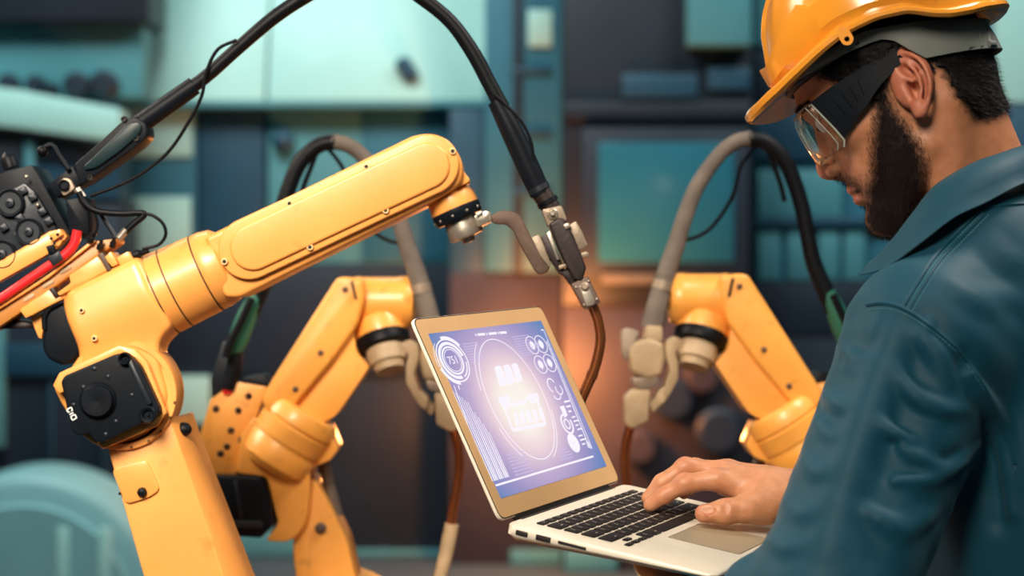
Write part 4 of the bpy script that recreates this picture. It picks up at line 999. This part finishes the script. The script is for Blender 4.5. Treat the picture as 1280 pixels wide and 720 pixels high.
def masks(W_):
    q = toH(W_.astype(np.float32)).astype(float); x, y, z = q.T
    nb = wob(q, 900, .4)*.0016+wob(q, 420, 1.7)*.002
    sx_, sy_ = side_px(q)
    bd = sstep(.0080, -.0110, poly_sd(sx_, sy_, beard_poly)/1220+nb)
    lips = np.minimum(sstep(.0066, .0046, np.sqrt(((z+.0545)*1.15)**2+(np.abs(y)*.24)**2+0*z)), 1)*(x > .074)
    lips = np.maximum(lips, sstep(.0074, .0052, np.sqrt(((z+.0665)*1.1)**2+(np.abs(y)*.26)**2))*(x > .074))
    bd = bd*(1-lips)*sstep(-.125, -.115, z+.004)
    bd = np.where((x > .1005) & (z > -.045), 0, bd)
    ear = (np.abs(y) > .0722) & (x < .014) & (z < .036) & (z > -.038)
    hr = sstep(.005, -.007, poly_sd(sx_, sy_, hair_poly)/1220+nb)
    hr = np.where(ear, 0, hr); bd = np.where(ear, 0, bd)
    brow = sstep(.0045, .0015, np.abs(z-.043+np.abs(y)*.08))*sstep(.010, .016, np.abs(y))*sstep(.050, .044, np.abs(y))*(x > .05)
    return q, bd, hr, lips, ear, brow
q, bd, hr, lips, ear, brow = masks(hv)
base_c = np.array(lin('c48560')); col = np.tile(base_c, (len(BV), 1))
red = np.array(lin('c4735a')); lipc = np.array(lin('a8604f')); dk = np.array(lin('1d1411'))
hc = np.tile(base_c, (len(hv), 1))
mixc = lambda c, t, k: c*(1-(t*k)[:, None])+np.array(t.shape and 0)+(t*k)[:, None]*0
def blend(c, tgt, m): return c*(1-m[:, None])+tgt*m[:, None]
hc = blend(hc, red, ear*.75); hc = blend(hc, red, sstep(.02, .008, np.linalg.norm(q-np.array([.105, 0, -.024]), axis=1))*.35)
hc = blend(hc, lipc, lips*.8); hc = blend(hc, dk, np.clip(bd**1.3*.9, 0, 1)); hc = blend(hc, dk, hr*.92); hc = blend(hc, dk, brow*.9)
col[:len(hv)] = hc
o1 = off[1]; kn = [np.array(t) for t in (index[0], index[1], index[2], middle[0], middle[1], thumb[2], thumb[3])]
hd_ = np.min([np.linalg.norm(rhv-k_, axis=1) for k_ in kn], 0); rc = np.tile(np.array(lin('c08660')), (len(rhv), 1))
rc = blend(rc, np.array(lin('b46c4e')), sstep(.018, .008, hd_)*.45)
nail = sstep(.0085, .0065, np.linalg.norm((rhv-np.array(hp(566, 462, -.050)))/np.array([1.0, 1.6, .62]), axis=1)); rc = blend(rc, np.array(lin('d8a488')), nail*.9)
col[o1:o1+len(rhv)] = rc
PO = np.array((.58, 2.07, 0.))
person = npmesh('person', BV, BF, skin, origin=PO); person.location = PO; WM['person'] = Matrix.Translation(Vector(PO))
tag(person, 'bearded man in dark teal jacket typing on the laptop he holds', 'person')
ca = person.data.attributes.new('complexion', 'FLOAT_COLOR', 'POINT')
ca.data.foreach_set('color', np.concatenate([col, np.ones((len(col), 1))], 1).astype(np.float32).ravel())

# ---- hair and beard: a thin shell plus strands
def normals(V, Fq):
    n = np.cross(V[Fq[:, 2]]-V[Fq[:, 0]], V[Fq[:, 3]]-V[Fq[:, 1]]); out = np.zeros_like(V)
    for i in range(4): np.add.at(out, Fq[:, i], n)
    return out/np.maximum(np.linalg.norm(out, axis=1), 1e-12)[:, None]
hn = normals(hv, hf)
M_('hair_black', '0a0807', .55, var=.3, scale=90, spec=.15)
M_('beard_brown', '1a100b', .55, var=.3, scale=90, spec=.15)
def coat_(name, m, mt, thick, count, length, width, down, seed, cut=.25):
    keep = (m[hf] > cut).all(1); f = hf[keep]; used = np.unique(f); re = -np.ones(len(hv), int); re[used] = np.arange(len(used))
    rng = np.random.default_rng(seed)
    v = hv[used]+hn[used]*(thick*np.sqrt(np.clip((m[used]-cut)/(1-cut), 0, 1))-.0002)[:, None]+rng.normal(0, .00025, (len(used), 3))
    VV = [v]; FF = [re[f]]
    # strands
    w = m[hf].mean(1)**.8; fi = rng.choice(len(hf), count, p=w/w.sum()); uv = rng.random((count, 2))
    p = (hv[hf[fi, 0]]*(1-uv[:, :1])+hv[hf[fi, 1]]*uv[:, :1])*(1-uv[:, 1:])+(hv[hf[fi, 3]]*(1-uv[:, :1])+hv[hf[fi, 2]]*uv[:, :1])*uv[:, 1:]
    nn = hn[hf[fi, 0]]; mm = m[hf[fi]].mean(1)
    dr = nn*.45+np.array(down)[None, :]+rng.normal(0, .28, (count, 3)); dr /= np.linalg.norm(dr, axis=1)[:, None]
    dr2 = dr*.8+np.array(down)[None, :]*.5-nn*.12; dr2 /= np.linalg.norm(dr2, axis=1)[:, None]
    ln = (length*(.5+.5*mm)*rng.uniform(.6, 1.2, count))[:, None]
    sd = np.cross(dr, nn); sd /= np.maximum(np.linalg.norm(sd, axis=1), 1e-9)[:, None]; wd = width*rng.uniform(.7, 1.2, count)[:, None]
    p0 = p+nn*(thick*.6*mm)[:, None]; p1 = p0+dr*ln*.5; p2 = p1+dr2*ln*.5
    S = np.stack([p0-sd*wd, p0+sd*wd, p1+sd*wd*.8, p1-sd*wd*.8, p2], 1).reshape(-1, 3)
    i0 = np.arange(count)*5; base_ = len(v)
    q4 = np.stack([i0, i0+1, i0+2, i0+3], 1)+base_; t3 = np.stack([i0+3, i0+2, i0+4], 1)+base_
    me = bpy.data.meshes.new(name); me.from_pydata((np.concatenate([v, S])-PO).tolist(), [], FF[0].tolist()+q4.tolist()+t3.tolist())
    me.polygons.foreach_set('use_smooth', [True]*len(me.polygons)); me.materials.append(MT[mt]); me.update()
    o = bpy.data.objects.new(name, me); C.objects.link(o); o.parent = person; return o
dn = tuple(-HZ*.75-HX*.55)
coat_('hair', hr, 'hair_black', .0045, 20000, .0085, .00014, dn, 1, .80)
coat_('beard', bd, 'beard_brown', .0016, 22000, .0060, .00011, tuple(-HZ*.9+HX*.25), 2, .93)
coat_('eyebrows', np.where(brow > .3, brow, 0), 'hair_black', .0008, 1200, .006, .00016, tuple(-HX*.3+HL*0), 3)
for s in (1, -1):
    g = G(); g.ball(toW((.0765, s*.032, .016)), .0118, n=20, m=14); o = g.build('eye', mat('eye_white', 'e6dfd8', .15), person)
    G().ball(toW((.0845, s*.032, .0135)), .0048, n=16, m=10).build('iris', mat('iris_brown', '2a1810', .1), o)
# ---- work jacket: first the plain shape, then ridges and hollows laid onto it
R0, R1 = .080, .068
def jacket_base(p):
    d = ell(p, (.535, 2.07, 1.25), (.125, .190, .285), TM)
    d = smin(d, ell(p, (.58, 2.07, .98), (.145, .19, .22), TM), .08)
    d = smin(d, cap(p, (.505, 2.05, 1.465), SH_N, .060, .070), .05)
    d = smin(d, cap(p, (.51, 2.09, 1.465), SH_F, .060, .066), .05)
    d = smin(d, cap(p, (.475, 1.98, 1.480), (.41, 1.935, 1.423), .063, .055), .04)
    d = smin(d, cap(p, (.475, 1.98, 1.480), (.545, 2.02, 1.485), .063, .076), .03)
    d = smin(d, cap(p, (.535, 1.97, 1.42), (.56, 1.95, 1.15), .085, .10), .05)      # back towards the camera
    a = chain(p, [SH_N, EL_N], [R0, R1]); a = smin(a, ell(p, np.array(EL_N)+np.array([-.004, 0, -.004]), (.068, .066, .066)), .02)
    a = smin(a, cap(p, EL_N, WR_N, .060, .044), .015)
    d = smin(d, a, .030)
    d = smin(d, chain(p, [SH_F, EL_F, tuple(np.array(WR_F)*.72+np.array(EL_F)*.28)], [.075, .062, .050]), .03)
    return smin(d, cap(p, tuple(P(952, 742, 1.872)), tuple(P(1040, 735, 1.84)), .038, .05), .02)
def caster(v, fq):
    t = BVHTree.FromPolygons(v.tolist(), fq.tolist())
    def onto(px, py, lift=0.):
        o = Vector((0, 0, CZ)); h = t.ray_cast(o, (P(px, py, 1)-o).normalized())
        return h[0]+h[1]*lift if h[0] is not None else None
    return onto
on0 = caster(*nets(jacket_base, (.08, 1.70, .90), (.82, 2.46, 1.60), .0075))
RIDGE = [   # outline points in the photograph, half width, height
    ([(1131, 388), (1112, 432), (1092, 482), (1072, 540), (1050, 610), (1032, 690)], .020, .0050),
    ([(1052, 436), (1072, 450), (1098, 452)], .007, .0030), ([(1058, 458), (1078, 466), (1094, 464)], .006, .0022),
    ([(1030, 494), (1052, 506), (1074, 508)], .008, .0032), ([(1018, 528), (1040, 545), (1058, 548)], .007, .0026),
    ([(992, 570), (1022, 590), (1044, 592)], .010, .0034), ([(975, 622), (1000, 640), (1024, 640)], .010, .0034), ([(960, 672), (985, 684), (1010, 680)], .010, .0034),
    ([(1118, 462), (1148, 496), (1180, 512), (1206, 512)], .009, .0034), ([(1084, 520), (1112, 536), (1140, 550)], .007, .0026),
    ([(1120, 600), (1160, 600), (1196, 582), (1222, 560)], .008, .0034), ([(1130, 560), (1165, 580), (1190, 590)], .007, .0026),
    ([(1140, 408), (1170, 440), (1186, 476)], .010, .0030), ([(1216, 470), (1246, 520), (1262, 575), (1266, 640)], .012, .0050),
    ([(1090, 640), (1130, 660), (1170, 640)], .012, .0035), ([(1100, 395), (1092, 410), (1088, 428)], .007, .0024),
    ([(1160, 400), (1156, 424)], .006, .0022), ([(1240, 300), (1252, 320), (1275, 335)], .016, .0022), ([(1190, 350), (1220, 372), (1262, 372)], .018, .0022)]
HOLLOW = [([(1152, 402), (1140, 450), (1118, 520), (1100, 600), (1090, 690)], .026, .0055), ([(1206, 452), (1234, 500), (1250, 560), (1250, 650)], .014, .008),
    ([(1054, 448), (1076, 460), (1094, 460)], .005, .0018), ([(1060, 525), (1035, 518), (1022, 508)], .006, .0022), ([(1124, 585), (1160, 588), (1196, 570)], .008, .003), ([(1124, 484), (1150, 512), (1186, 526)], .007, .003)]
def lay(L, up):
    out = []
    for pts, w, h in L:
        q = [on0(x, y, (h*1.35-w)*up) for x, y in spline(pts, 3)]; q = [tuple(v) for v in q if v is not None]
        if len(q) > 1: out.append((q, [w*.5+w*.5*math.sin(PI*min(1, max(0, (i+.5)/len(q)))) for i in range(len(q))], w))
    return out
ridges, hollows = lay(RIDGE, 1), lay(HOLLOW, -1)
def jacket_sd(p):
    d = jacket_base(p)
    for q, r, w in hollows: d = smax(d, -chain(p, q, r), w*.7+.004)
    for q, r, w in ridges: d = smin(d, chain(p, q, r), w*.5+.003)
    x, y, z = p.T
    d = d-.0008*np.sin(x*95+z*60+1.5*np.sin(z*40))*np.sin(y*70+z*45)
    q = toH(p); d = smax(d, -cap(q, (-.03, 0, -.012), tuple(NB), .062, .058), .01)
    return smax(d, .86-z, .01)
jv, jf = nets(jacket_sd, (.08, 1.70, .84), (.82, 2.46, 1.60), .0033, smooth=1)
M_('jacket_cloth', '0b4154', .6, var=.10, scale=6, bump=.2, bscale=30, spec=.22)
bs_ = MT['jacket_cloth'].node_tree.nodes['Principled BSDF']; bs_.inputs['Sheen Weight'].default_value = .1; bs_.inputs['Sheen Tint'].default_value = (.5, .85, .9, 1)
jk = npmesh('jacket', jv, jf, MT['jacket_cloth'], person, PO)
onto = caster(jv, jf)
def seam(pts, r, lift=.0002, name='seam'):
    L = [onto(x, y, lift) for x, y in spline(pts, 8)]; L = [p for p in L if p is not None]
    if len(L) < 3: print("SEAM MISS", pts[0]); return
    return G().tube(L, r, 6, 0).build(name, MT["jacket_cloth"], jk)
s1 = [(1128, 385), (1148, 352), (1168, 322), (1196, 292), (1226, 262)]
s2 = [(1084, 381), (1104, 379), (1128, 385), (1160, 405), (1198, 438), (1232, 488), (1258, 545), (1268, 580)]
s3 = [(1226, 262), (1252, 257), (1279, 255)]
seam(s1, .0022); seam(s2, .0024); seam(s3, .0018)
seam([(x+7, y+4) for x, y in s1], .0012)
g = G()
for L, ox, oy in ((s1, 4, 2.5), (s1, 11, 6), (s2, 2, 7)):
    Q = spline([(x+ox, y+oy) for x, y in L], 10)
    for a, b in zip(Q[::1], Q[1::1]):
        p, r = onto(*a, .0004), onto(*(np.array(a)*.35+np.array(b)*.65), .0004)
        if p is not None and r is not None and (p-r).length < .02: g.tube([p, r], .0005, 5, 0)
tag(g.build('stitching', mat('thread', '3d7f8c', .6), jk), kind='stuff')
# collar
CU = [(1126, 306, 1.985), (1140, 270, 1.980), (1155, 246, 1.972), (1173, 228, 1.962), (1214, 204, 1.960), (1250, 191, 1.975), (1282, 181, 2.015), (1298, 184, 2.07), (1285, 192, 2.13), (1240, 212, 2.16), (1190, 252, 2.15), (1150, 302, 2.10)]
CL = [(1066, 347, 1.960), (1106, 336, 1.925), (1150, 305, 1.912), (1192, 273, 1.912), (1232, 254, 1.918), (1282, 229, 1.938), (1322, 225, 1.99), (1340, 225, 2.07), (1320, 235, 2.16), (1270, 255, 2.21), (1200, 300, 2.21), (1130, 350, 2.17)]
U_ = spline([tuple(P(*c)) for c in CU], 6); D_ = spline([tuple(P(*c)) for c in CL], 6)
nc = np.array(toW((NB[0]*.6-.01, 0, NB[2]*.6)))
rows = []
for t in np.linspace(0, 1, 7):
    row = []
    for u, l in zip(U_, D_):
        p = u*(1-t)+l*t; o_ = p-nc; o_[2] = max(o_[2], 0); o_ /= np.linalg.norm(o_)+1e-9
        row.append(p+o_*.012*math.sin(PI*min(1, t*1.15))*(1-.6*t))
    rows.append(row)
g = G(); inner = [[p-(p-nc)/np.linalg.norm(p-nc)*.003 for p in r] for r in rows]
A = [g.ring([Vector(p) for p in r]) for r in rows]; B = [g.ring([Vector(p) for p in r]) for r in inner]; nC = len(rows[0])
for X_, fl in ((A, 0), (B, 1)):
    for r0, r1 in zip(X_, X_[1:]):
        for i in range(nC-1): g.face([r0[i], r0[i+1], r1[i+1], r1[i]])
for i in range(nC-1): g.face([A[0][i], A[0][i+1], B[0][i+1], B[0][i]]); g.face([A[-1][i], A[-1][i+1], B[-1][i+1], B[-1][i]])
for j in range(6):
    for i in (0, nC-1): g.face([A[j][i], A[j+1][i], B[j+1][i], B[j][i]])
co = g.build('collar', MT['jacket_cloth'], jk, sharp=60)
G().tube([Vector(p)+Vector((0, -.0016, .0004)) for p in (np.array(rows[6])*.9+np.array(rows[5])*.1)[1:44]], .0009, 5, 0).build('collar_stitch', MT['jacket_cloth'], co)
# inner collar stand
# trousers and shoes, below the picture
def leg_sd(p):
    d = ell(p, (.60, 2.07, .92), (.125, .175, .14), TM)
    for sy in (-1, 1):
        d = smin(d, chain(p, [(.60, 2.07+sy*.09, .90), (.56, 2.07+sy*.11, .50), (.60, 2.07+sy*.12, .10)], [.11, .085, .075]), .03)
    return smax(d, .07-p[:, 2], .005)
tv, tf = nets(leg_sd, (.40, 1.80, .05), (.80, 2.34, 1.02), .012)
npmesh('trousers', tv, tf, mat('trouser_cloth', '1d4450', .75, var=.1), person, PO)
for sy in (-1, 1):
    y = 2.07+sy*.125
    sv, sf = nets(lambda p: smax(smin(cap(p, (.61, y, .07), (.47, y, .045), .056, .046), cap(p, (.60, y, .10), (.60, y, .15), .055), .03), .002-p[:, 2], .003), (.38, y-.1, -.02), (.70, y+.1, .22), .008)
    npmesh('shoe', sv, sf, mat('shoe_leather', '241c18', .5), person, PO)

# ---------------------------------------------------------------- hard hat (in the head's frame)
HMt = Matrix(((HX[0], HL[0], HZ[0], HO[0]), (HX[1], HL[1], HZ[1], HO[1]), (HX[2], HL[2], HZ[2], HO[2]), (0, 0, 0, 1)))
hat = thing('hard_hat', 'glossy orange yellow hard hat with grey headband worn by the worker', 'helmet', None, M=HMt @ Matrix.Translation((-.015, 0, .06)))
def hbuild(g, name, m, parent, **k):
    bmesh.ops.transform(g.bm, matrix=Matrix.Translation((.015, 0, -.06)), verts=g.bm.verts)
    return g.build(name, m, parent, local=True, **k)
M_('hat_plastic', 'f29e30', .2, var=.03, scale=8, coat=.6, dirt='a86a1c', dirt_amt=.15)
M_('grey_plastic', '6f756f', .4, var=.08, scale=30)
NPH = 120
def interp_az(tab, az):
    a = np.array([t[0] for t in tab]); v = np.array([t[1] for t in tab]); return float(np.interp(abs(az), a, v))
# rim height by azimuth in degrees (0 front, 180 back), from the side view
RZ = [(0, .073), (26, .068), (42, .069), (52, .0715), (65, .076), (76, .0785), (92, .0745), (106, .065), (116, .0500), (124, .0420), (135, .037), (155, .033), (180, .032)]
def hat_pt(az, th, off=0., extra=0.):
    """az azimuth, th elevation 0 rim .. 90 top"""
    c, s = math.cos(math.radians(az)), math.sin(math.radians(az))
    a = .118 if c > 0 else .114
    b = .107
    zr = interp_az(RZ, az); H = .192-zr
    ct, st = math.cos(math.radians(th)), math.sin(math.radians(th))
    ct = ct**1.06
    # centre ridge and side ridges along the crown
    ridge = 0
    lat = b*s*ct
    if th > 6: ridge = .004*max(0., min(1., (.018-abs(lat))/.004))*max(0, min(1, (th-6)/8))
    ridge += .003*max(0., min(1., (.0055-abs(abs(lat)-.046))/.003))*max(0, min(1, (th-30)/10))
    o = off+ridge
    x = -.015+(a*ct+o*ct)*c; y = (b*ct+o*ct)*s; z = zr+(H*st+o*st)
    return Vector((x, y, z))
g = G(); rings = []
az_ = [-180+360*i/NPH for i in range(NPH)]
def brim(az): t = max(0, math.cos(math.radians(abs(az)*90/78))) if abs(az) < 78 else 0; return t**.75
for th in (86, 75, 62, 50, 38, 26, 14, 4): rings.append([hat_pt(a, th, -.0045) for a in az_])
def lipring(dr, dz, bl, bz):
    R = []
    for a in az_:
        p = hat_pt(a, 0, 0); d = Vector((math.cos(math.radians(a)), math.sin(math.radians(a)), 0)); k_ = brim(a)
        R.append(p+d*(dr+bl*k_)+Vector((0, 0, dz+bz*k_)))
    return R
rings.append(lipring(-.003, -.006, 0, 0)); rings.append(lipring(.001, -.008, .012, -.001)); rings.append(lipring(.005, -.0085, .036, -.006))
rings.append(lipring(.0085, -.006, .0370, -.006)); rings.append(lipring(.0085, -.002, .0370, -.005)); rings.append(lipring(.0065, .0005, .035, -.004)); rings.append(lipring(.0050, .0012, .010, 0)); rings.append(lipring(.0048, .004, 0, 0))
def skirt_top(az): return interp_az([(0, 13), (20, 12), (40, 17), (62, 25), (64, 19), (100, 15), (150, 14), (180, 14)], az)
for f_, o in ((.3, .0085), (.7, .0085), (.97, .0080), (1.0, .0062), (1.03, .0002)): rings.append([hat_pt(a, max(2, skirt_top(a)*f_), o) for a in az_])
for th in (28, 34, 40, 47, 54, 61, 68, 75, 82, 87): rings.append([hat_pt(a, max(th, skirt_top(a)*1.1+(th-28)*.5) if th < 40 else th, 0) for a in az_])
g.loft(rings); sh = hbuild(g, 'shell', MT['hat_plastic'], hat, sharp=30)
# lug with a hole under the rim
lx, lzz = hl(1059, 49, .115)
g = G(); Lr = []
for yy in (.1135, .1165):
    o_ring = [Vector((lx+.0062*math.cos(a), yy, lzz+.0062*math.sin(a)+(.007 if math.sin(a) > .3 else 0))) for a in [2*PI*i/20 for i in range(20)]]
    i_ring = [Vector((lx+.0026*math.cos(a), yy, lzz+.0026*math.sin(a))) for a in [2*PI*i/20 for i in range(20)]]
    Lr.append((g.ring(o_ring), g.ring(i_ring)))
for i in range(20):
    j = (i+1) % 20; (o0, i0), (o1_, i1) = Lr
    g.face([o0[i], o0[j], i0[j], i0[i]]); g.face([o1_[i], o1_[j], i1[j], i1[i]]); g.face([o0[i], o0[j], o1_[j], o1_[i]]); g.face([i0[i], i0[j], i1[j], i1[i]])
hbuild(g, 'strap_lug', MT['hat_plastic'], hat)
# suspension headband
def band_y(x):
    t = (x+.004)/.106; return .0855*math.sqrt(max(0, 1-t*t))
bl_x = [.100, .040, .012, -.011, -.022, -.039, -.0785, -.1066, -.124]; bl_z = [.066, .0600, .0565, .0530, .0450, .0140, .0015, -.0078, -.010]
bh_x = [.100, .040, -.001, -.05, -.09, -.124]; bh_z = [.078, .070, .068, .050, .032, .022]
g = G(); rg = []
for i in range(72):
    a = 2*PI*i/72; x = -.004+.106*math.cos(a); y = .0855*math.sin(a)
    zl = float(np.interp(-x, [-v for v in bl_x], bl_z)); zh = float(np.interp(-x, [-v for v in bh_x], bh_z))
    n_ = Vector((math.cos(a)/.106, math.sin(a)/.0855, 0)).normalized()
    rg.append([Vector((x, y, zl)), Vector((x, y, (zl+zh)/2))+n_*.001, Vector((x, y, zh)), Vector((x, y, zh))-n_*.002, Vector((x, y, (zl+zh)/2))-n_*.0015, Vector((x, y, zl))-n_*.002])
vs = [g.ring(r) for r in rg]
for i in range(72):
    j = (i+1) % 72
    for k_ in range(6): g.face([vs[i][k_], vs[i][(k_+1) % 6], vs[j][(k_+1) % 6], vs[j][k_]])
hb = hbuild(g, 'headband', MT['grey_plastic'], hat, sharp=50)
def bandbox(px0, py0, px1, py1, w, name):
    pts = []
    for px, py in ((px0, py0), (px1, py1)):
        x, z = hl(px, py, .045); y = band_y(x); x, z = hl(px, py, y); y = band_y(x)+.0012; pts.append(Vector((x, y, z)))
    g = G(); g.tube(pts, w, 8, 0); return hbuild(g, name, MT['grey_plastic'], hb)
bandbox(1231, 26, 1238, 56, .0020, 'adjuster_bar'); bandbox(1211, 59, 1246, 57, .0016, 'adjuster_slide'); bandbox(1222, 30, 1228, 58, .0012, 'adjuster_bar'); bandbox(1236, 55, 1243, 55, .0032, 'adjuster_clip'); bandbox(1229, 26, 1234, 26, .0030, 'adjuster_clip')

# ---------------------------------------------------------------- safety glasses
gl_ = thing('safety_glasses', 'clear safety glasses with wide black ribbed side arms worn by the worker', 'glasses', None, M=HMt)
lens = bpy.data.materials.new('clear_lens'); lens.use_nodes = True; nt = lens.node_tree; b_ = nt.nodes['Principled BSDF']
b_.inputs['Base Color'].default_value = (.90, .92, .90, 1); b_.inputs['Transmission Weight'].default_value = 1; b_.inputs['Roughness'].default_value = .04; b_.inputs['IOR'].default_value = 1.22
nz = nt.nodes.new('ShaderNodeTexNoise'); nz.inputs['Scale'].default_value = 60; bp = nt.nodes.new('ShaderNodeBump'); bp.inputs['Strength'].default_value = .03; nt.links.new(nz.outputs['Fac'], bp.inputs['Height']); nt.links.new(bp.outputs['Normal'], b_.inputs['Normal'])
def lens_row(z, ins):
    """horizontal section from the right rear edge round the front to the left rear edge"""
    back = np.interp(z, [-.022, -.013, .035], [.074, .068, .079]); o = []
    half = [(back, .0700-ins*.3), (back+.008, .0705-ins*.5), (.094-ins*.5, .0685-ins), (.1000-ins, .0630-ins), (.1045-ins, .0520-ins), (.1075-ins, .035), (.1085-ins, .018), (.1075-ins, .006)]
    for x, y in half: o.append((x, -y, z))
    for x, y in half[::-1]: o.append((x, y, z))
    return o
zs = [(-.0215, .010), (-.0195, .004), (-.014, .0012), (0, 0), (.015, 0), (.028, .0012), (.034, .004), (.0365, .010)]
rows_o = [[Vector(p) for p in spline(lens_row(z, i_), 3)] for z, i_ in zs]
g = G(); rr_ = [g.ring(r) for r in rows_o]; ri_ = [g.ring([p-Vector((.0018, .0018*(1 if p.y > 0 else -1)*min(1, abs(p.y)/.05), 0)) for p in r]) for r in rows_o]
nL = len(rows_o[0])
for X_ in (rr_, ri_):
    for a, b in zip(X_, X_[1:]):
        for i in range(nL-1): g.face([a[i], a[i+1], b[i+1], b[i]])
for i in range(nL-1): g.face([rr_[0][i], rr_[0][i+1], ri_[0][i+1], ri_[0][i]]); g.face([rr_[-1][i], rr_[-1][i+1], ri_[-1][i+1], ri_[-1][i]])
for a, b, c, d in zip(rr_, rr_[1:], ri_, ri_[1:]):
    for i in (0, nL-1): g.face([a[i], b[i], d[i], c[i]])
lo_ = g.build('lens', lens, gl_, local=True, sharp=60)
M_('lens_edge', '9aa096', .15, var=.03, coat=.5)
for r in (rows_o[1], rows_o[-2]): G().tube(r[::1], .0008, 6, 0).build('lens_rim', lens, lo_, local=True)
for s in (1, -1):
    e = [Vector((p.x, p.y, p.z)) for p in [(r[-1] if s > 0 else r[0]) for r in rows_o[1:-1]]]
    G().tube(e, .0011, 6, 0).build('lens_rim', MT['lens_edge'], lo_, local=True)
    e2 = [Vector((p.x+.007, p.y+s*.0006, p.z)) for p in e]; G().tube(e2, .0005, 6, 0).build('lens_rib', MT['lens_edge'], lo_, local=True)
    # side arm: top and bottom outline in the side view, swept back to the ear
    top_px = [(1013, 128), (1037, 110), (1066, 91), (1096, 72), (1120, 58)]; bot_px = [(1056, 172), (1070, 151), (1084, 131), (1101, 106), (1126, 80)]
    T_, B_ = [], []
    for k_, (a, b) in enumerate(zip(top_px, bot_px)):
        y = (.0705, .0745, .0775, .0790, .0790)[k_]
        xa, za = hl(*a, y); xb_, zb = hl(*b, y); T_.append((xa, y, za)); B_.append((xb_, y, zb))
    T_ = spline(T_, 4); B_ = spline(B_, 4); g = G()
    vs = [g.ring([Vector((a[0], s*a[1], a[2])), Vector((b[0], s*b[1], b[2])), Vector((b[0], s*(b[1]-.002), b[2])), Vector((a[0], s*(a[1]-.002), a[2]))]) for a, b in zip(T_, B_)]
    for u, w in zip(vs, vs[1:]):
        for k_ in range(4): g.face([u[k_], u[(k_+1) % 4], w[(k_+1) % 4], w[k_]])
    g.face(vs[0]); g.face(vs[-1]); arm_ = g.build('side_arm', MT['black_plastic'], gl_, local=True)
    for f_ in (1.2, 3.2, 5.0, 6.6, 8.2):
        i = int(f_); t = f_-i; a = T_[i]*(1-t)+T_[i+1]*t; b = B_[i]*(1-t)+B_[i+1]*t
        p, q_ = a*.75+b*.25, a*.3+b*.7
        G().tube([Vector((p[0], s*(p[1]+.0004), p[2])), Vector((q_[0], s*(q_[1]+.0004), q_[2]))], .0007, 6, 0).build('rib', MT['black_plastic'], arm_, local=True)
    ex, ez = T_[-1][0], (T_[-1][2]+B_[-1][2])/2
    G().tube([Vector((ex+.002, s*.0775, ez)), Vector((-.022, s*.0765, ez-.004)), Vector((-.036, s*.074, ez-.016)), Vector((-.040, s*.073, ez-.030))], .0026, 8).build('ear_hook', MT['black_plastic'], arm_, local=True)
# brow pad of the hat seen under the brim
g = G(); pts = []
for i in range(25):
    a = math.radians(-80+160*i/24); pts.append(Vector((-.012+.108*math.cos(a), .083*math.sin(a), .060+.004*math.cos(a))))
g.tube(pts, .0045, 10, 0); hbuild(g, 'sweat_band', MT['black_rubber'], hat)
